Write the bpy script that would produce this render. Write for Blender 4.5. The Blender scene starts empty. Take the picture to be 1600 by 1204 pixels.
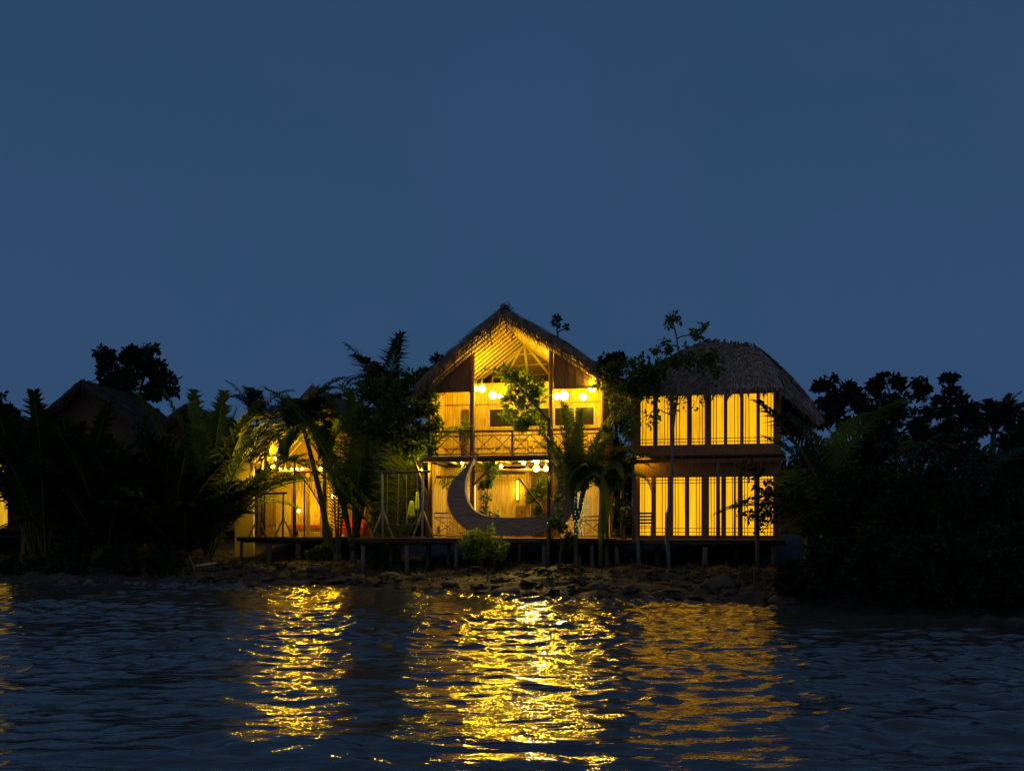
import bpy, math, random
import numpy as np
from mathutils import Vector, Matrix

random.seed(11)
RNG = np.random.default_rng(11)
R = math.radians
SC = bpy.context.scene
COL = SC.collection

# ------------------------------------------------------------------ camera, sky, exposure
F, HY, EYE = 1400.0, 830.0, 1.8            # focal length in photo pixels, horizon row, eye height over the water
cam_d = bpy.data.cameras.new('camera')
cam = bpy.data.objects.new('camera', cam_d)
COL.objects.link(cam)
cam.location = (0, 0, EYE)
cam.rotation_euler = (R(90), 0, 0)
cam_d.sensor_width = 36.0
cam_d.lens = 36.0 * F / 1600.0
cam_d.shift_y = (HY - 602.0) / 1600.0
cam_d.clip_end = 2000
cam_d.clip_start = 0.05
SC.camera = cam

world = bpy.data.worlds.new('World')
SC.world = world
world.use_nodes = True
wn, wl = world.node_tree.nodes, world.node_tree.links
wn.clear()
w_out = wn.new('ShaderNodeOutputWorld')
w_bg = wn.new('ShaderNodeBackground')
w_sky = wn.new('ShaderNodeTexSky')
w_sky.sky_type = 'NISHITA'
w_sky.sun_disc = False
w_sky.sun_elevation = R(-3.0)
w_sky.sun_rotation = R(200)
w_sky.air_density = 1.2
w_sky.dust_density = 2.5
w_sky.ozone_density = 2.0
SKY_K = 0.12
w_bg.inputs['Strength'].default_value = 1.0
# thick even dusk overcast: the clear twilight sky is veiled by a cloud deck of one dull blue, a touch brighter low down
w_tc = wn.new('ShaderNodeTexCoord')
w_sep = wn.new('ShaderNodeSeparateXYZ')
w_ramp = wn.new('ShaderNodeValToRGB')
w_ramp.color_ramp.elements[0].position = 0.0
w_ramp.color_ramp.elements[0].color = (0.0272, 0.0715, 0.153, 1)
w_ramp.color_ramp.elements[1].position = 0.65
w_ramp.color_ramp.elements[1].color = (0.0218, 0.0550, 0.122, 1)
e = w_ramp.color_ramp.elements.new(0.22)
e.color = (0.0266, 0.0690, 0.150, 1)
w_noise = wn.new('ShaderNodeTexNoise')
w_noise.inputs['Scale'].default_value = 3.5
w_noise.inputs['Detail'].default_value = 5
w_mr = wn.new('ShaderNodeValToRGB')           # mottled cloud: greyer mauve and clearer teal patches
w_mr.color_ramp.elements[0].position = 0.36
w_mr.color_ramp.elements[0].color = (0.90, 1.0, 0.97, 1)
w_mr.color_ramp.elements[1].position = 0.64
w_mr.color_ramp.elements[1].color = (1.09, 0.99, 1.03, 1)
w_mul = wn.new('ShaderNodeVectorMath'); w_mul.operation = 'MULTIPLY'
w_add = wn.new('ShaderNodeVectorMath'); w_add.operation = 'MULTIPLY_ADD'
w_add.inputs[1].default_value = (SKY_K, SKY_K, SKY_K)
wl.new(w_tc.outputs['Generated'], w_sep.inputs[0])
wl.new(w_sep.outputs['Z'], w_ramp.inputs['Fac'])
wl.new(w_tc.outputs['Generated'], w_noise.inputs['Vector'])
wl.new(w_noise.outputs['Fac'], w_mr.inputs['Fac'])
wl.new(w_ramp.outputs['Color'], w_mul.inputs[0])
wl.new(w_mr.outputs['Color'], w_mul.inputs[1])
wl.new(w_sky.outputs['Color'], w_add.inputs[0])
wl.new(w_mul.outputs['Vector'], w_add.inputs[2])
wl.new(w_add.outputs['Vector'], w_bg.inputs['Color'])
wl.new(w_bg.outputs['Background'], w_out.inputs['Surface'])

# added weak warm fill from behind the camera, warms thatch, moon frame and bank
warm_fill_d = bpy.data.lights.new('warm_fill', 'SUN')
warm_fill_d.energy = 0.22
warm_fill_d.angle = R(120)
warm_fill_d.color = (1.0, 0.74, 0.55)
warm_fill = bpy.data.objects.new('warm_fill', warm_fill_d)
COL.objects.link(warm_fill)
warm_fill.rotation_euler = (R(48), 0, R(-12))

SC.view_settings.view_transform = 'Standard'
SC.view_settings.look = 'None'
SC.view_settings.exposure = 0.0
SC.view_settings.gamma = 1.0
SC.render.engine = 'CYCLES'
SC.cycles.max_bounces = 6
SC.cycles.diffuse_bounces = 3
SC.cycles.glossy_bounces = 3
SC.cycles.transmission_bounces = 3
SC.cycles.transparent_max_bounces = 6
SC.cycles.sample_clamp_indirect = 6.0
SC.cycles.sample_clamp_direct = 0.0
SC.cycles.caustics_reflective = False
SC.cycles.caustics_refractive = False
SC.cycles.use_denoising = True

# ------------------------------------------------------------------ photo <-> place helpers
def at(px, py, d):
    """The point d metres out from the camera that the photo shows at (px, py)."""
    return Vector(((px - 800.0) * d / F, d, EYE + (HY - py) * d / F))

class Frame:
    """A building's own axes: x along its front, y into it."""
    def __init__(self, px, d, deg):
        self.o = Vector(((px - 800.0) * d / F, d, 0.0))
        self.a = R(deg)
        self.u = Vector((math.cos(self.a), math.sin(self.a), 0))
        self.v = Vector((-math.sin(self.a), math.cos(self.a), 0))
    def x(self, px, y=0.0):
        k = (px - 800.0) / F
        b = self.o + self.v * y
        return (k * b.y - b.x) / (self.u.x - k * self.u.y)
    def z(self, px, py, y=0.0):
        p = self.o + self.v * y + self.u * self.x(px, y)
        return EYE + (HY - py) * p.y / F
    def p(self, px, py, y=0.0):
        return Vector((self.x(px, y), y, self.z(px, py, y)))
    def w(self, p):
        return self.o + self.u * p[0] + self.v * p[1] + Vector((0, 0, p[2]))

# ------------------------------------------------------------------ materials
def new_mat(name):
    m = bpy.data.materials.new(name)
    m.use_nodes = True
    n, l = m.node_tree.nodes, m.node_tree.links
    n.clear()
    out = n.new('ShaderNodeOutputMaterial')
    return m, n, l, out

def noise_mat(name, c1, c2, scale=4.0, rough=0.8, stretch=(1, 1, 1), bump=0.0, bscale=None, detail=5, spec=0.3):
    m, n, l, out = new_mat(name)
    b = n.new('ShaderNodeBsdfPrincipled')
    b.inputs['Roughness'].default_value = rough
    b.inputs['Specular IOR Level'].default_value = spec
    tc = n.new('ShaderNodeTexCoord')
    mp = n.new('ShaderNodeMapping')
    mp.inputs['Scale'].default_value = stretch
    nz = n.new('ShaderNodeTexNoise')
    nz.inputs['Scale'].default_value = scale
    nz.inputs['Detail'].default_value = detail
    rp = n.new('ShaderNodeValToRGB')
    rp.color_ramp.elements[0].position = 0.32
    rp.color_ramp.elements[1].position = 0.68
    rp.color_ramp.elements[0].color = (*c1, 1)
    rp.color_ramp.elements[1].color = (*c2, 1)
    l.new(tc.outputs['Object'], mp.inputs['Vector'])
    l.new(mp.outputs['Vector'], nz.inputs['Vector'])
    l.new(nz.outputs['Fac'], rp.inputs['Fac'])
    l.new(rp.outputs['Color'], b.inputs['Base Color'])
    if bump:
        n2 = n.new('ShaderNodeTexNoise')
        n2.inputs['Scale'].default_value = bscale or scale * 3
        n2.inputs['Detail'].default_value = 6
        l.new(mp.outputs['Vector'], n2.inputs['Vector'])
        bp = n.new('ShaderNodeBump')
        bp.inputs['Strength'].default_value = bump
        bp.inputs['Distance'].default_value = 0.05
        l.new(n2.outputs['Fac'], bp.inputs['Height'])
        l.new(bp.outputs['Normal'], b.inputs['Normal'])
    l.new(b.outputs['BSDF'], out.inputs['Surface'])
    return m

def leaf_mat(name, c1, c2, trans=0.35, scale=1.6):
    m, n, l, out = new_mat(name)
    tc = n.new('ShaderNodeTexCoord')
    nz = n.new('ShaderNodeTexNoise')
    nz.inputs['Scale'].default_value = scale
    nz.inputs['Detail'].default_value = 4
    rp = n.new('ShaderNodeValToRGB')
    rp.color_ramp.elements[0].position = 0.35
    rp.color_ramp.elements[1].position = 0.65
    rp.color_ramp.elements[0].color = (*c1, 1)
    rp.color_ramp.elements[1].color = (*c2, 1)
    l.new(tc.outputs['Object'], nz.inputs['Vector'])
    l.new(nz.outputs['Fac'], rp.inputs['Fac'])
    b = n.new('ShaderNodeBsdfPrincipled')
    b.inputs['Roughness'].default_value = 0.5
    b.inputs['Specular IOR Level'].default_value = 0.15
    t = n.new('ShaderNodeBsdfTranslucent')
    mx = n.new('ShaderNodeMixShader')
    mx.inputs['Fac'].default_value = trans
    l.new(rp.outputs['Color'], b.inputs['Base Color'])
    l.new(rp.outputs['Color'], t.inputs['Color'])
    l.new(b.outputs['BSDF'], mx.inputs[1])
    l.new(t.outputs['BSDF'], mx.inputs[2])
    l.new(mx.outputs['Shader'], out.inputs['Surface'])
    return m

def glow_mat(name, c, k, noise=0.0, stretch=(1, 1, 1), scale=3.0):
    m, n, l, out = new_mat(name)
    em = n.new('ShaderNodeEmission')
    em.inputs['Color'].default_value = (*c, 1)
    em.inputs['Strength'].default_value = k
    if noise:
        tc = n.new('ShaderNodeTexCoord')
        mp = n.new('ShaderNodeMapping')
        mp.inputs['Scale'].default_value = stretch
        nz = n.new('ShaderNodeTexNoise')
        nz.inputs['Scale'].default_value = scale
        nz.inputs['Detail'].default_value = 3
        mr = n.new('ShaderNodeMapRange')
        mr.inputs['From Min'].default_value = 0.3
        mr.inputs['From Max'].default_value = 0.7
        mr.inputs['To Min'].default_value = k * (1 - noise)
        mr.inputs['To Max'].default_value = k * (1 + noise)
        l.new(tc.outputs['Object'], mp.inputs['Vector'])
        l.new(mp.outputs['Vector'], nz.inputs['Vector'])
        l.new(nz.outputs['Fac'], mr.inputs['Value'])
        l.new(mr.outputs['Result'], em.inputs['Strength'])
    l.new(em.outputs['Emission'], out.inputs['Surface'])
    return m

M = {}
M['thatch'] = noise_mat('thatch', (0.10, 0.072, 0.048), (0.24, 0.18, 0.125), 5, 0.95, (1, 1, 1), 0.5, 20)
M['thatch_old'] = noise_mat('thatch_old', (0.15, 0.118, 0.095), (0.33, 0.272, 0.232), 4, 0.95, (1, 1, 1), 0.5, 18)
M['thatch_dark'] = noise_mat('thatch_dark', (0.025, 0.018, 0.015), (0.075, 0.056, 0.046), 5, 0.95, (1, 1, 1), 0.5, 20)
M['straw'] = noise_mat('straw_lining', (0.14, 0.10, 0.036), (0.27, 0.195, 0.08), 9, 0.9, (1, 1, 3), 0.3)
M['bamboo'] = noise_mat('bamboo_slats', (0.30, 0.21, 0.055), (0.70, 0.52, 0.14), 3.0, 0.6, (9, 9, 0.7), 0.1)
M['rafter_pole'] = noise_mat('rafter_pole', (0.55, 0.41, 0.15), (0.78, 0.62, 0.28), 6, 0.5, (3, 3, 1))
M['bamboo_pole'] = noise_mat('bamboo_pole', (0.42, 0.31, 0.14), (0.66, 0.52, 0.27), 6, 0.5, (3, 3, 1))
M['bamboo_mat'] = noise_mat('bamboo_mat', (0.17, 0.11, 0.055), (0.27, 0.18, 0.09), 5, 0.8, (6, 6, 1), 0.2)
M['wood'] = noise_mat('weathered_wood', (0.14, 0.085, 0.045), (0.27, 0.17, 0.095), 5, 0.7, (6, 6, 1), 0.2)
M['dark_wood'] = noise_mat('dark_wood', (0.055, 0.034, 0.02), (0.12, 0.075, 0.042), 5, 0.65, (6, 6, 1), 0.2)
M['red_wood'] = noise_mat('red_brown_wood', (0.20, 0.098, 0.034), (0.37, 0.19, 0.07), 4, 0.6, (7, 7, 0.8), 0.15)
M['grey_wood'] = noise_mat('grey_boards', (0.24, 0.16, 0.10), (0.43, 0.305, 0.20), 4, 0.75, (1, 4, 7), 0.25)
M['post_wood'] = noise_mat('post_wood', (0.10, 0.085, 0.065), (0.20, 0.17, 0.135), 6, 0.8, (4, 4, 1), 0.3)
M['plaster'] = noise_mat('yellow_plaster', (0.50, 0.40, 0.17), (0.60, 0.49, 0.22), 2, 0.85)
M['mud'] = noise_mat('river_mud', (0.014, 0.012, 0.009), (0.056, 0.047, 0.035), 2.6, 0.7, (1, 1, 1), 0.9, 5)
M['rock'] = noise_mat('mud_rock', (0.035, 0.03, 0.022), (0.12, 0.10, 0.078), 3, 0.75, (1, 1, 1), 0.7, 9)
M['bark'] = noise_mat('bark', (0.06, 0.045, 0.035), (0.15, 0.115, 0.09), 8, 0.9, (2, 2, 0.5), 0.5)
M['pale_bark'] = noise_mat('pale_bark', (0.12, 0.10, 0.09), (0.24, 0.21, 0.19), 8, 0.9, (2, 2, 0.5), 0.4)
M['leaf'] = leaf_mat('leaf_green', (0.045, 0.085, 0.014), (0.12, 0.19, 0.030), 0.45)
M['leaf_lit'] = leaf_mat('leaf_lit', (0.10, 0.18, 0.022), (0.24, 0.34, 0.04), 0.5)  # brighter leaf colour stands in for lamplight on the foliage
M['leaf_dark'] = leaf_mat('leaf_dark', (0.008, 0.015, 0.006), (0.026, 0.042, 0.014), 0.2)  # leaf colour dropped near black so unlit trees read as silhouettes
M['palm'] = leaf_mat('palm_leaf', (0.06, 0.115, 0.014), (0.14, 0.22, 0.028), 0.5, 0.8)
M['palm_lit'] = leaf_mat('palm_leaf_lit', (0.11, 0.19, 0.016), (0.22, 0.32, 0.03), 0.5, 0.8)  # palm green lifted in colour to pass for fronds caught by lamplight
M['palm_dark'] = leaf_mat('palm_leaf_dark', (0.010, 0.019, 0.007), (0.030, 0.050, 0.014), 0.25, 0.8)  # darker palm copy, the shade on unlit fronds put into its colour
M['palm_mid'] = leaf_mat('palm_leaf_mid', (0.030, 0.056, 0.010), (0.075, 0.115, 0.018), 0.35, 0.8)  # in-between palm copy, half-lit look of the fronds put into its colour
M['palm_stem'] = noise_mat('palm_stem', (0.07, 0.075, 0.03), (0.16, 0.15, 0.06), 5, 0.7, (3, 3, 1))
M['grass'] = leaf_mat('bank_grass', (0.05, 0.075, 0.02), (0.13, 0.14, 0.05), 0.2)
M['rope'] = noise_mat('rope', (0.30, 0.26, 0.20), (0.45, 0.40, 0.32), 30, 0.9)
M['metal'] = noise_mat('dark_metal', (0.03, 0.03, 0.03), (0.05, 0.05, 0.05), 10, 0.5)
M['red_cloth'] = noise_mat('red_cloth', (0.45, 0.05, 0.02), (0.60, 0.10, 0.03), 6, 0.9)
M['lime_cloth'] = noise_mat('lime_cloth', (0.52, 0.70, 0.03), (0.66, 0.82, 0.05), 6, 0.8)
M['white_cloth'] = noise_mat('white_cloth', (0.55, 0.5, 0.4), (0.7, 0.64, 0.52), 6, 0.9)
M['bulb'] = glow_mat('bulb_glow', (1.0, 0.72, 0.07), 32.0)
M['tube_glow'] = glow_mat('tube_glow', (1.0, 0.74, 0.10), 5.0)
M['led_white'] = glow_mat('led_white', (0.85, 1.0, 0.8), 1.1)
M['led_green'] = glow_mat('led_green', (0.06, 0.70, 0.30), 0.6)
M['pane_a'] = glow_mat('lit_curtain', (0.82, 0.375, 0.005), 1.40, 0.26, (11, 11, 0.3), 2.0)
M['pane_b'] = glow_mat('lit_curtain_dim', (0.85, 0.385, 0.006), 1.15, 0.26, (7, 7, 0.8), 1.6)
M['pane_far'] = glow_mat('lit_window_far', (0.85, 0.46, 0.02), 0.75, 0.3, (4, 4, 1.0), 1.5)

def glass_mat():
    m, n, l, out = new_mat('dark_glass')
    b = n.new('ShaderNodeBsdfPrincipled')
    b.inputs['Base Color'].default_value = (0.022, 0.021, 0.006, 1)
    b.inputs['Specular IOR Level'].default_value = 0.25
    b.inputs['Roughness'].default_value = 0.22
    l.new(b.outputs['BSDF'], out.inputs['Surface'])
    return m
M['glass'] = glass_mat()

def water_mat():
    m, n, l, out = new_mat('river_water')
    b = n.new('ShaderNodeBsdfPrincipled')
    b.inputs['Base Color'].default_value = (0.050, 0.052, 0.044, 1)
    b.inputs['Roughness'].default_value = 0.035
    b.inputs['IOR'].default_value = 1.62
    geo = n.new('ShaderNodeNewGeometry')
    mp = n.new('ShaderNodeMapping')
    mp.inputs['Scale'].default_value = (0.36, 1.3, 1)
    mp.inputs['Rotation'].default_value = (0, 0, R(5))
    l.new(geo.outputs['Position'], mp.inputs['Vector'])
    n1 = n.new('ShaderNodeTexNoise')
    n1.inputs['Scale'].default_value = 5.0
    n1.inputs['Detail'].default_value = 4
    n1.inputs['Roughness'].default_value = 0.5
    n1.inputs['Distortion'].default_value = 0.4
    l.new(mp.outputs['Vector'], n1.inputs['Vector'])
    bp = n.new('ShaderNodeBump')
    bp.inputs['Strength'].default_value = 1.0
    bp.inputs['Distance'].default_value = 0.030
    n2 = n.new('ShaderNodeTexNoise')                # cat's-paws: rougher and calmer patches
    n2.inputs['Scale'].default_value = 0.16
    n2.inputs['Detail'].default_value = 2
    mr = n.new('ShaderNodeMapRange')
    mr.inputs['From Min'].default_value = 0.35
    mr.inputs['From Max'].default_value = 0.65
    mr.inputs['To Min'].default_value = 0.65
    mr.inputs['To Max'].default_value = 1.0
    l.new(mp.outputs['Vector'], n2.inputs['Vector'])
    l.new(n2.outputs['Fac'], mr.inputs['Value'])
    l.new(mr.outputs['Result'], bp.inputs['Strength'])
    l.new(n1.outputs['Fac'], bp.inputs['Height'])
    l.new(bp.outputs['Normal'], b.inputs['Normal'])
    l.new(b.outputs['BSDF'], out.inputs['Surface'])
    return m
M['water'] = water_mat()

# ------------------------------------------------------------------ object helpers
def link(o, parent=None):
    COL.objects.link(o)
    if parent is not None:
        o.parent = parent
    return o

def tag(o, label=None, cat=None, group=None, kind=None):
    if label: o['label'] = label
    if cat: o['category'] = cat
    if group: o['group'] = group
    if kind: o['kind'] = kind
    return o

def thing(name, label, cat, loc=(0, 0, 0), rz=0.0, group=None):
    o = bpy.data.objects.new(name, None)
    o.empty_display_size = 0.2
    link(o)
    o.location = loc
    o.rotation_euler = (0, 0, rz)
    return tag(o, label, cat, group)

class MB:
    """Collects shapes, builds them as one mesh object."""
    def __init__(self):
        self.v, self.f = [], []
    def add(self, vs, fs):
        k = len(self.v)
        self.v.extend([tuple(p) for p in vs])
        self.f.extend([tuple(i + k for i in f) for f in fs])
    def box(self, x0, x1, y0, y1, z0, z1):
        self.add([(x0, y0, z0), (x1, y0, z0), (x1, y1, z0), (x0, y1, z0), (x0, y0, z1), (x1, y0, z1), (x1, y1, z1), (x0, y1, z1)],
                 [(0, 3, 2, 1), (4, 5, 6, 7), (0, 1, 5, 4), (1, 2, 6, 5), (2, 3, 7, 6), (3, 0, 4, 7)])
    def beam(self, p, q, w, h=None):
        p, q = Vector(p), Vector(q)
        h = h or w
        d = (q - p).normalized()
        up = Vector((0, 0, 1)) if abs(d.z) < 0.95 else Vector((0, 1, 0))
        s = d.cross(up).normalized() * (w / 2)
        t = s.cross(d).normalized() * (h / 2)
        vs = [p - s - t, p + s - t, p + s + t, p - s + t, q - s - t, q + s - t, q + s + t, q - s + t]
        self.add(vs, [(0, 1, 2, 3), (7, 6, 5, 4), (0, 4, 5, 1), (1, 5, 6, 2), (2, 6, 7, 3), (3, 7, 4, 0)])
    def tube(self, pts, rad, n=7):
        pts = [Vector(p) for p in pts]
        if not hasattr(rad, '__len__'): rad = [rad] * len(pts)
        k = len(self.v)
        prev = None
        for i, p in enumerate(pts):
            d = (pts[min(i + 1, len(pts) - 1)] - pts[max(i - 1, 0)]).normalized()
            if prev is None:
                up = Vector((0, 0, 1)) if abs(d.z) < 0.9 else Vector((1, 0, 0))
                s = d.cross(up).normalized()
            else:
                s = (prev - d * prev.dot(d)).normalized()
            prev = s
            t = d.cross(s)
            for j in range(n):
                a = 2 * math.pi * j / n
                self.v.append(tuple(p + (s * math.cos(a) + t * math.sin(a)) * rad[i]))
        for i in range(len(pts) - 1):
            for j in range(n):
                a, b = k + i * n + j, k + i * n + (j + 1) % n
                self.f.append((a, b, b + n, a + n))
        self.f.append(tuple(k + j for j in reversed(range(n))))
        self.f.append(tuple(k + (len(pts) - 1) * n + j for j in range(n)))
    def ball(self, c, r, nu=12, nv=8, sz=1.0):
        c = Vector(c); k = len(self.v)
        self.v.append(tuple(c + Vector((0, 0, r * sz))))
        for i in range(1, nv):
            th = math.pi * i / nv
            for j in range(nu):
                ph = 2 * math.pi * j / nu
                self.v.append(tuple(c + Vector((r * math.sin(th) * math.cos(ph), r * math.sin(th) * math.sin(ph), r * sz * math.cos(th)))))
        self.v.append(tuple(c - Vector((0, 0, r * sz))))
        for j in range(nu):
            self.f.append((k, k + 1 + j, k + 1 + (j + 1) % nu))
            e0 = k + 1 + (nv - 2) * nu
            self.f.append((len(self.v) - 1, e0 + (j + 1) % nu, e0 + j))
        for i in range(nv - 2):
            for j in range(nu):
                a, b = k + 1 + i * nu + j, k + 1 + i * nu + (j + 1) % nu
                self.f.append((a, a + nu, b + nu, b))
    def build(self, name, mat, parent=None, smooth=False):
        me = bpy.data.meshes.new(name)
        me.from_pydata(self.v, [], self.f)
        me.materials.append(M[mat])
        if smooth: me.polygons.foreach_set('use_smooth', [True] * len(me.polygons))
        me.update()
        return link(bpy.data.objects.new(name, me), parent)

def np_mesh(name, V, T, mat, parent=None, smooth=False):
    me = bpy.data.meshes.new(name)
    me.from_pydata(np.asarray(V, float).tolist(), [], np.asarray(T, int).tolist())
    me.materials.append(M[mat])
    if smooth: me.polygons.foreach_set('use_smooth', [True] * len(me.polygons))
    me.update()
    return link(bpy.data.objects.new(name, me), parent)

def copy_tree(o, parent=None):
    c = o.copy()
    COL.objects.link(c)
    c.parent = parent
    for ch in [x for x in COL.objects if x.parent is o]:
        copy_tree(ch, c)
    return c

# ------------------------------------------------------------------ the river, its bank and the land
SHORE = [(-160, 46)] + [((px - 800) * EYE / (py - HY), EYE * F / (py - HY)) for px, py in (
    (-900, 902), (0, 909), (200, 911), (300, 914), (400, 918), (520, 914), (640, 922), (760, 931), (860, 935), (960, 938), (1060, 939),
    (1160, 942), (1240, 948), (1320, 955), (1420, 962), (1600, 968), (1900, 985), (2600, 1030))] + [(160, 2)]
SX, SY = np.array([p[0] for p in SHORE]), np.array([p[1] for p in SHORE])

class Waves:
    def __init__(self, seed, n, l0, l1, slope, main_deg, spread):
        g = np.random.default_rng(seed)
        lam = np.exp(g.uniform(np.log(l0), np.log(l1), n))
        th = np.radians(main_deg) + g.normal(0, np.radians(spread), n)
        k = 2 * np.pi / lam
        self.kx, self.ky = k * np.cos(th), k * np.sin(th)
        self.a = slope * math.sqrt(2.0 / n) / k
        self.ph = g.uniform(0, 2 * np.pi, n)
    def z(self, X, Y):
        s = np.zeros_like(X)
        for a, kx, ky, p in zip(self.a, self.kx, self.ky, self.ph):
            s += a * np.sin(kx * X + ky * Y + p)
        return s

LUMP = Waves(5, 40, 0.5, 3.5, 0.20, 0, 100)
FINE = Waves(6, 30, 0.25, 0.8, 0.20, 0, 100)

def ground_np(X, Y):
    d = Y - np.interp(X, SX, SY)
    h = np.interp(d, [-6, -1.5, 0, 0.35, 1.5, 4.0, 8, 11, 15, 30, 200], [-1.6, -0.5, -0.02, 0.13, 0.26, 0.42, 0.55, 0.80, 1.5, 1.62, 2.5])
    k = np.clip((d + 0.3) / 0.8, 0, 1) * np.interp(d, [8, 11], [0.8, 0.25])
    return h + k * (np.abs(LUMP.z(X, Y)) * 1.9 + np.abs(FINE.z(X, Y)) * 1.3 - 0.05)

def ground(x, y):
    return float(ground_np(np.array([float(x)]), np.array([float(y)]))[0])

def shore_d(px, back=0.0):
    """Distance at which the view through column px meets the water's edge, plus back."""
    k, y = (px - 800.0) / F, 28.0
    for _ in range(60): y = 0.5 * y + 0.5 * float(np.interp(k * y, SX, SY))
    return y + back

def on_bank(px, py):
    """The point of the bank that the photo shows at (px, py)."""
    for d in np.arange(14.0, 60.0, 0.05):
        p = at(px, py, float(d))
        if p.z <= ground(p.x, p.y): return p
    return at(px, py, 34.0)

xs = np.concatenate([np.linspace(-160, -24, 14)[:-1], np.linspace(-24, 18, 380), np.linspace(18, 160, 14)[1:]])
ds = np.concatenate([np.linspace(-6, -0.6, 6)[:-1], np.linspace(-0.6, 9, 90), np.linspace(9, 30, 16)[1:], np.linspace(30, 400, 8)[1:]])
GX = np.repeat(xs[:, None], len(ds), 1)
GY = np.interp(xs, SX, SY)[:, None] + ds[None, :]
GZ = ground_np(GX, GY)
V = np.stack([GX, GY, GZ], -1).reshape(-1, 3)
nd = len(ds)
i, j = np.meshgrid(np.arange(len(xs) - 1), np.arange(nd - 1), indexing='ij')
a = (i * nd + j).ravel()
Q = np.stack([a, a + nd, a + nd + 1, a + 1], 1)
tag(np_mesh('muddy_bank', V, Q, 'mud', smooth=True), kind='structure')

W1 = Waves(21, 46, 0.9, 3.5, 0.058, 84, 18)
W2 = Waves(22, 80, 0.26, 0.70, 0.140, 87, 38)
NR, NC = 760, 560
yy = 2.5 * (48 / 2.5) ** (np.arange(NR) / (NR - 1))
ss = np.linspace(-1, 1, NC)
WX = (0.72 * yy + 6)[:, None] * ss[None, :]
WY = np.repeat(yy[:, None], NC, 1)
dsh = np.interp(WX, SX, SY) - WY
lap = 1.0 + 3.6 * np.exp(-((dsh - 0.4) / 0.7) ** 2)
PATCH = np.clip(1.0 + 1.1 * np.sin(WX * 0.31 + WY * 0.17 + 1.2 * np.sin(WY * 0.23)) * np.sin(WY * 0.41 - WX * 0.13 + 0.7), 0.7, 1.6)
WZ = W1.z(WX, WY) + W2.z(WX, WY) * lap * PATCH
V = np.stack([WX, WY, WZ], -1).reshape(-1, 3)
i, j = np.meshgrid(np.arange(NR - 1), np.arange(NC - 1), indexing='ij')
a = (i * NC + j).ravel()
Q = np.stack([a, a + 1, a + NC + 1, a + NC], 1)
base = len(V)
L_ = np.stack([np.full(NR, -170.0), yy, np.zeros(NR)], 1)
R_ = np.stack([np.full(NR, 170.0), yy, np.zeros(NR)], 1)
B_ = np.stack([WX[0], np.full(NC, -80.0), np.zeros(NC)], 1)
V = np.concatenate([V, L_, R_, B_])
r = np.arange(NR - 1)
Q = np.concatenate([Q,
    np.stack([base + r, r * NC, (r + 1) * NC, base + r + 1], 1),
    np.stack([r * NC + NC - 1, base + NR + r, base + NR + r + 1, (r + 1) * NC + NC - 1], 1)])
c = np.arange(NC - 1)
Q = np.concatenate([Q, np.stack([base + 2 * NR + c, base + 2 * NR + c + 1, c + 1, c], 1)])
tag(np_mesh('river_water', V, Q, 'water', smooth=True), kind='structure')

# ------------------------------------------------------------------ building blocks
def slats(mb, x0, x1, z0, z1, y, w=0.09, t=0.03, top=None, gap=0.006):
    """A wall of upright split-bamboo strips; top(x) cuts it under a roof."""
    x = x0
    while x < x1 - 0.01:
        ww = min(w * random.uniform(0.75, 1.2), x1 - x)
        zt0 = z1 if top is None else top(x)
        zt1 = z1 if top is None else top(x + ww - gap)
        dy = random.uniform(-0.008, 0.008)
        xa, xb = x, x + ww - gap
        ya, yb = y + dy, y + dy + t
        mb.add([(xa, ya, z0), (xb, ya, z0), (xb, yb, z0), (xa, yb, z0), (xa, ya, zt0), (xb, ya, zt1), (xb, yb, zt1), (xa, yb, zt0)],
               [(0, 3, 2, 1), (4, 5, 6, 7), (0, 1, 5, 4), (1, 2, 6, 5), (2, 3, 7, 6), (3, 0, 4, 7)])
        x += ww

def side_slats(mb, y0, y1, z0, z1, x, w=0.11, t=0.03, gap=0.006):
    y = y0
    while y < y1 - 0.01:
        ww = min(w * random.uniform(0.75, 1.2), y1 - y)
        dx = random.uniform(-0.008, 0.008)
        mb.box(x + dx, x + dx + t, y, y + ww - gap, z0, z1)
        y += ww

def patch_pt(P, u, v, sag):
    A, B, C_, D = P
    p = (A * (1 - u) + B * u) * (1 - v) + (D * (1 - u) + C_ * u) * v
    n = (B - A).cross(D - A).normalized()
    return p + n * (sag * math.sin(math.pi * v ** 0.9)), n

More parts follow.
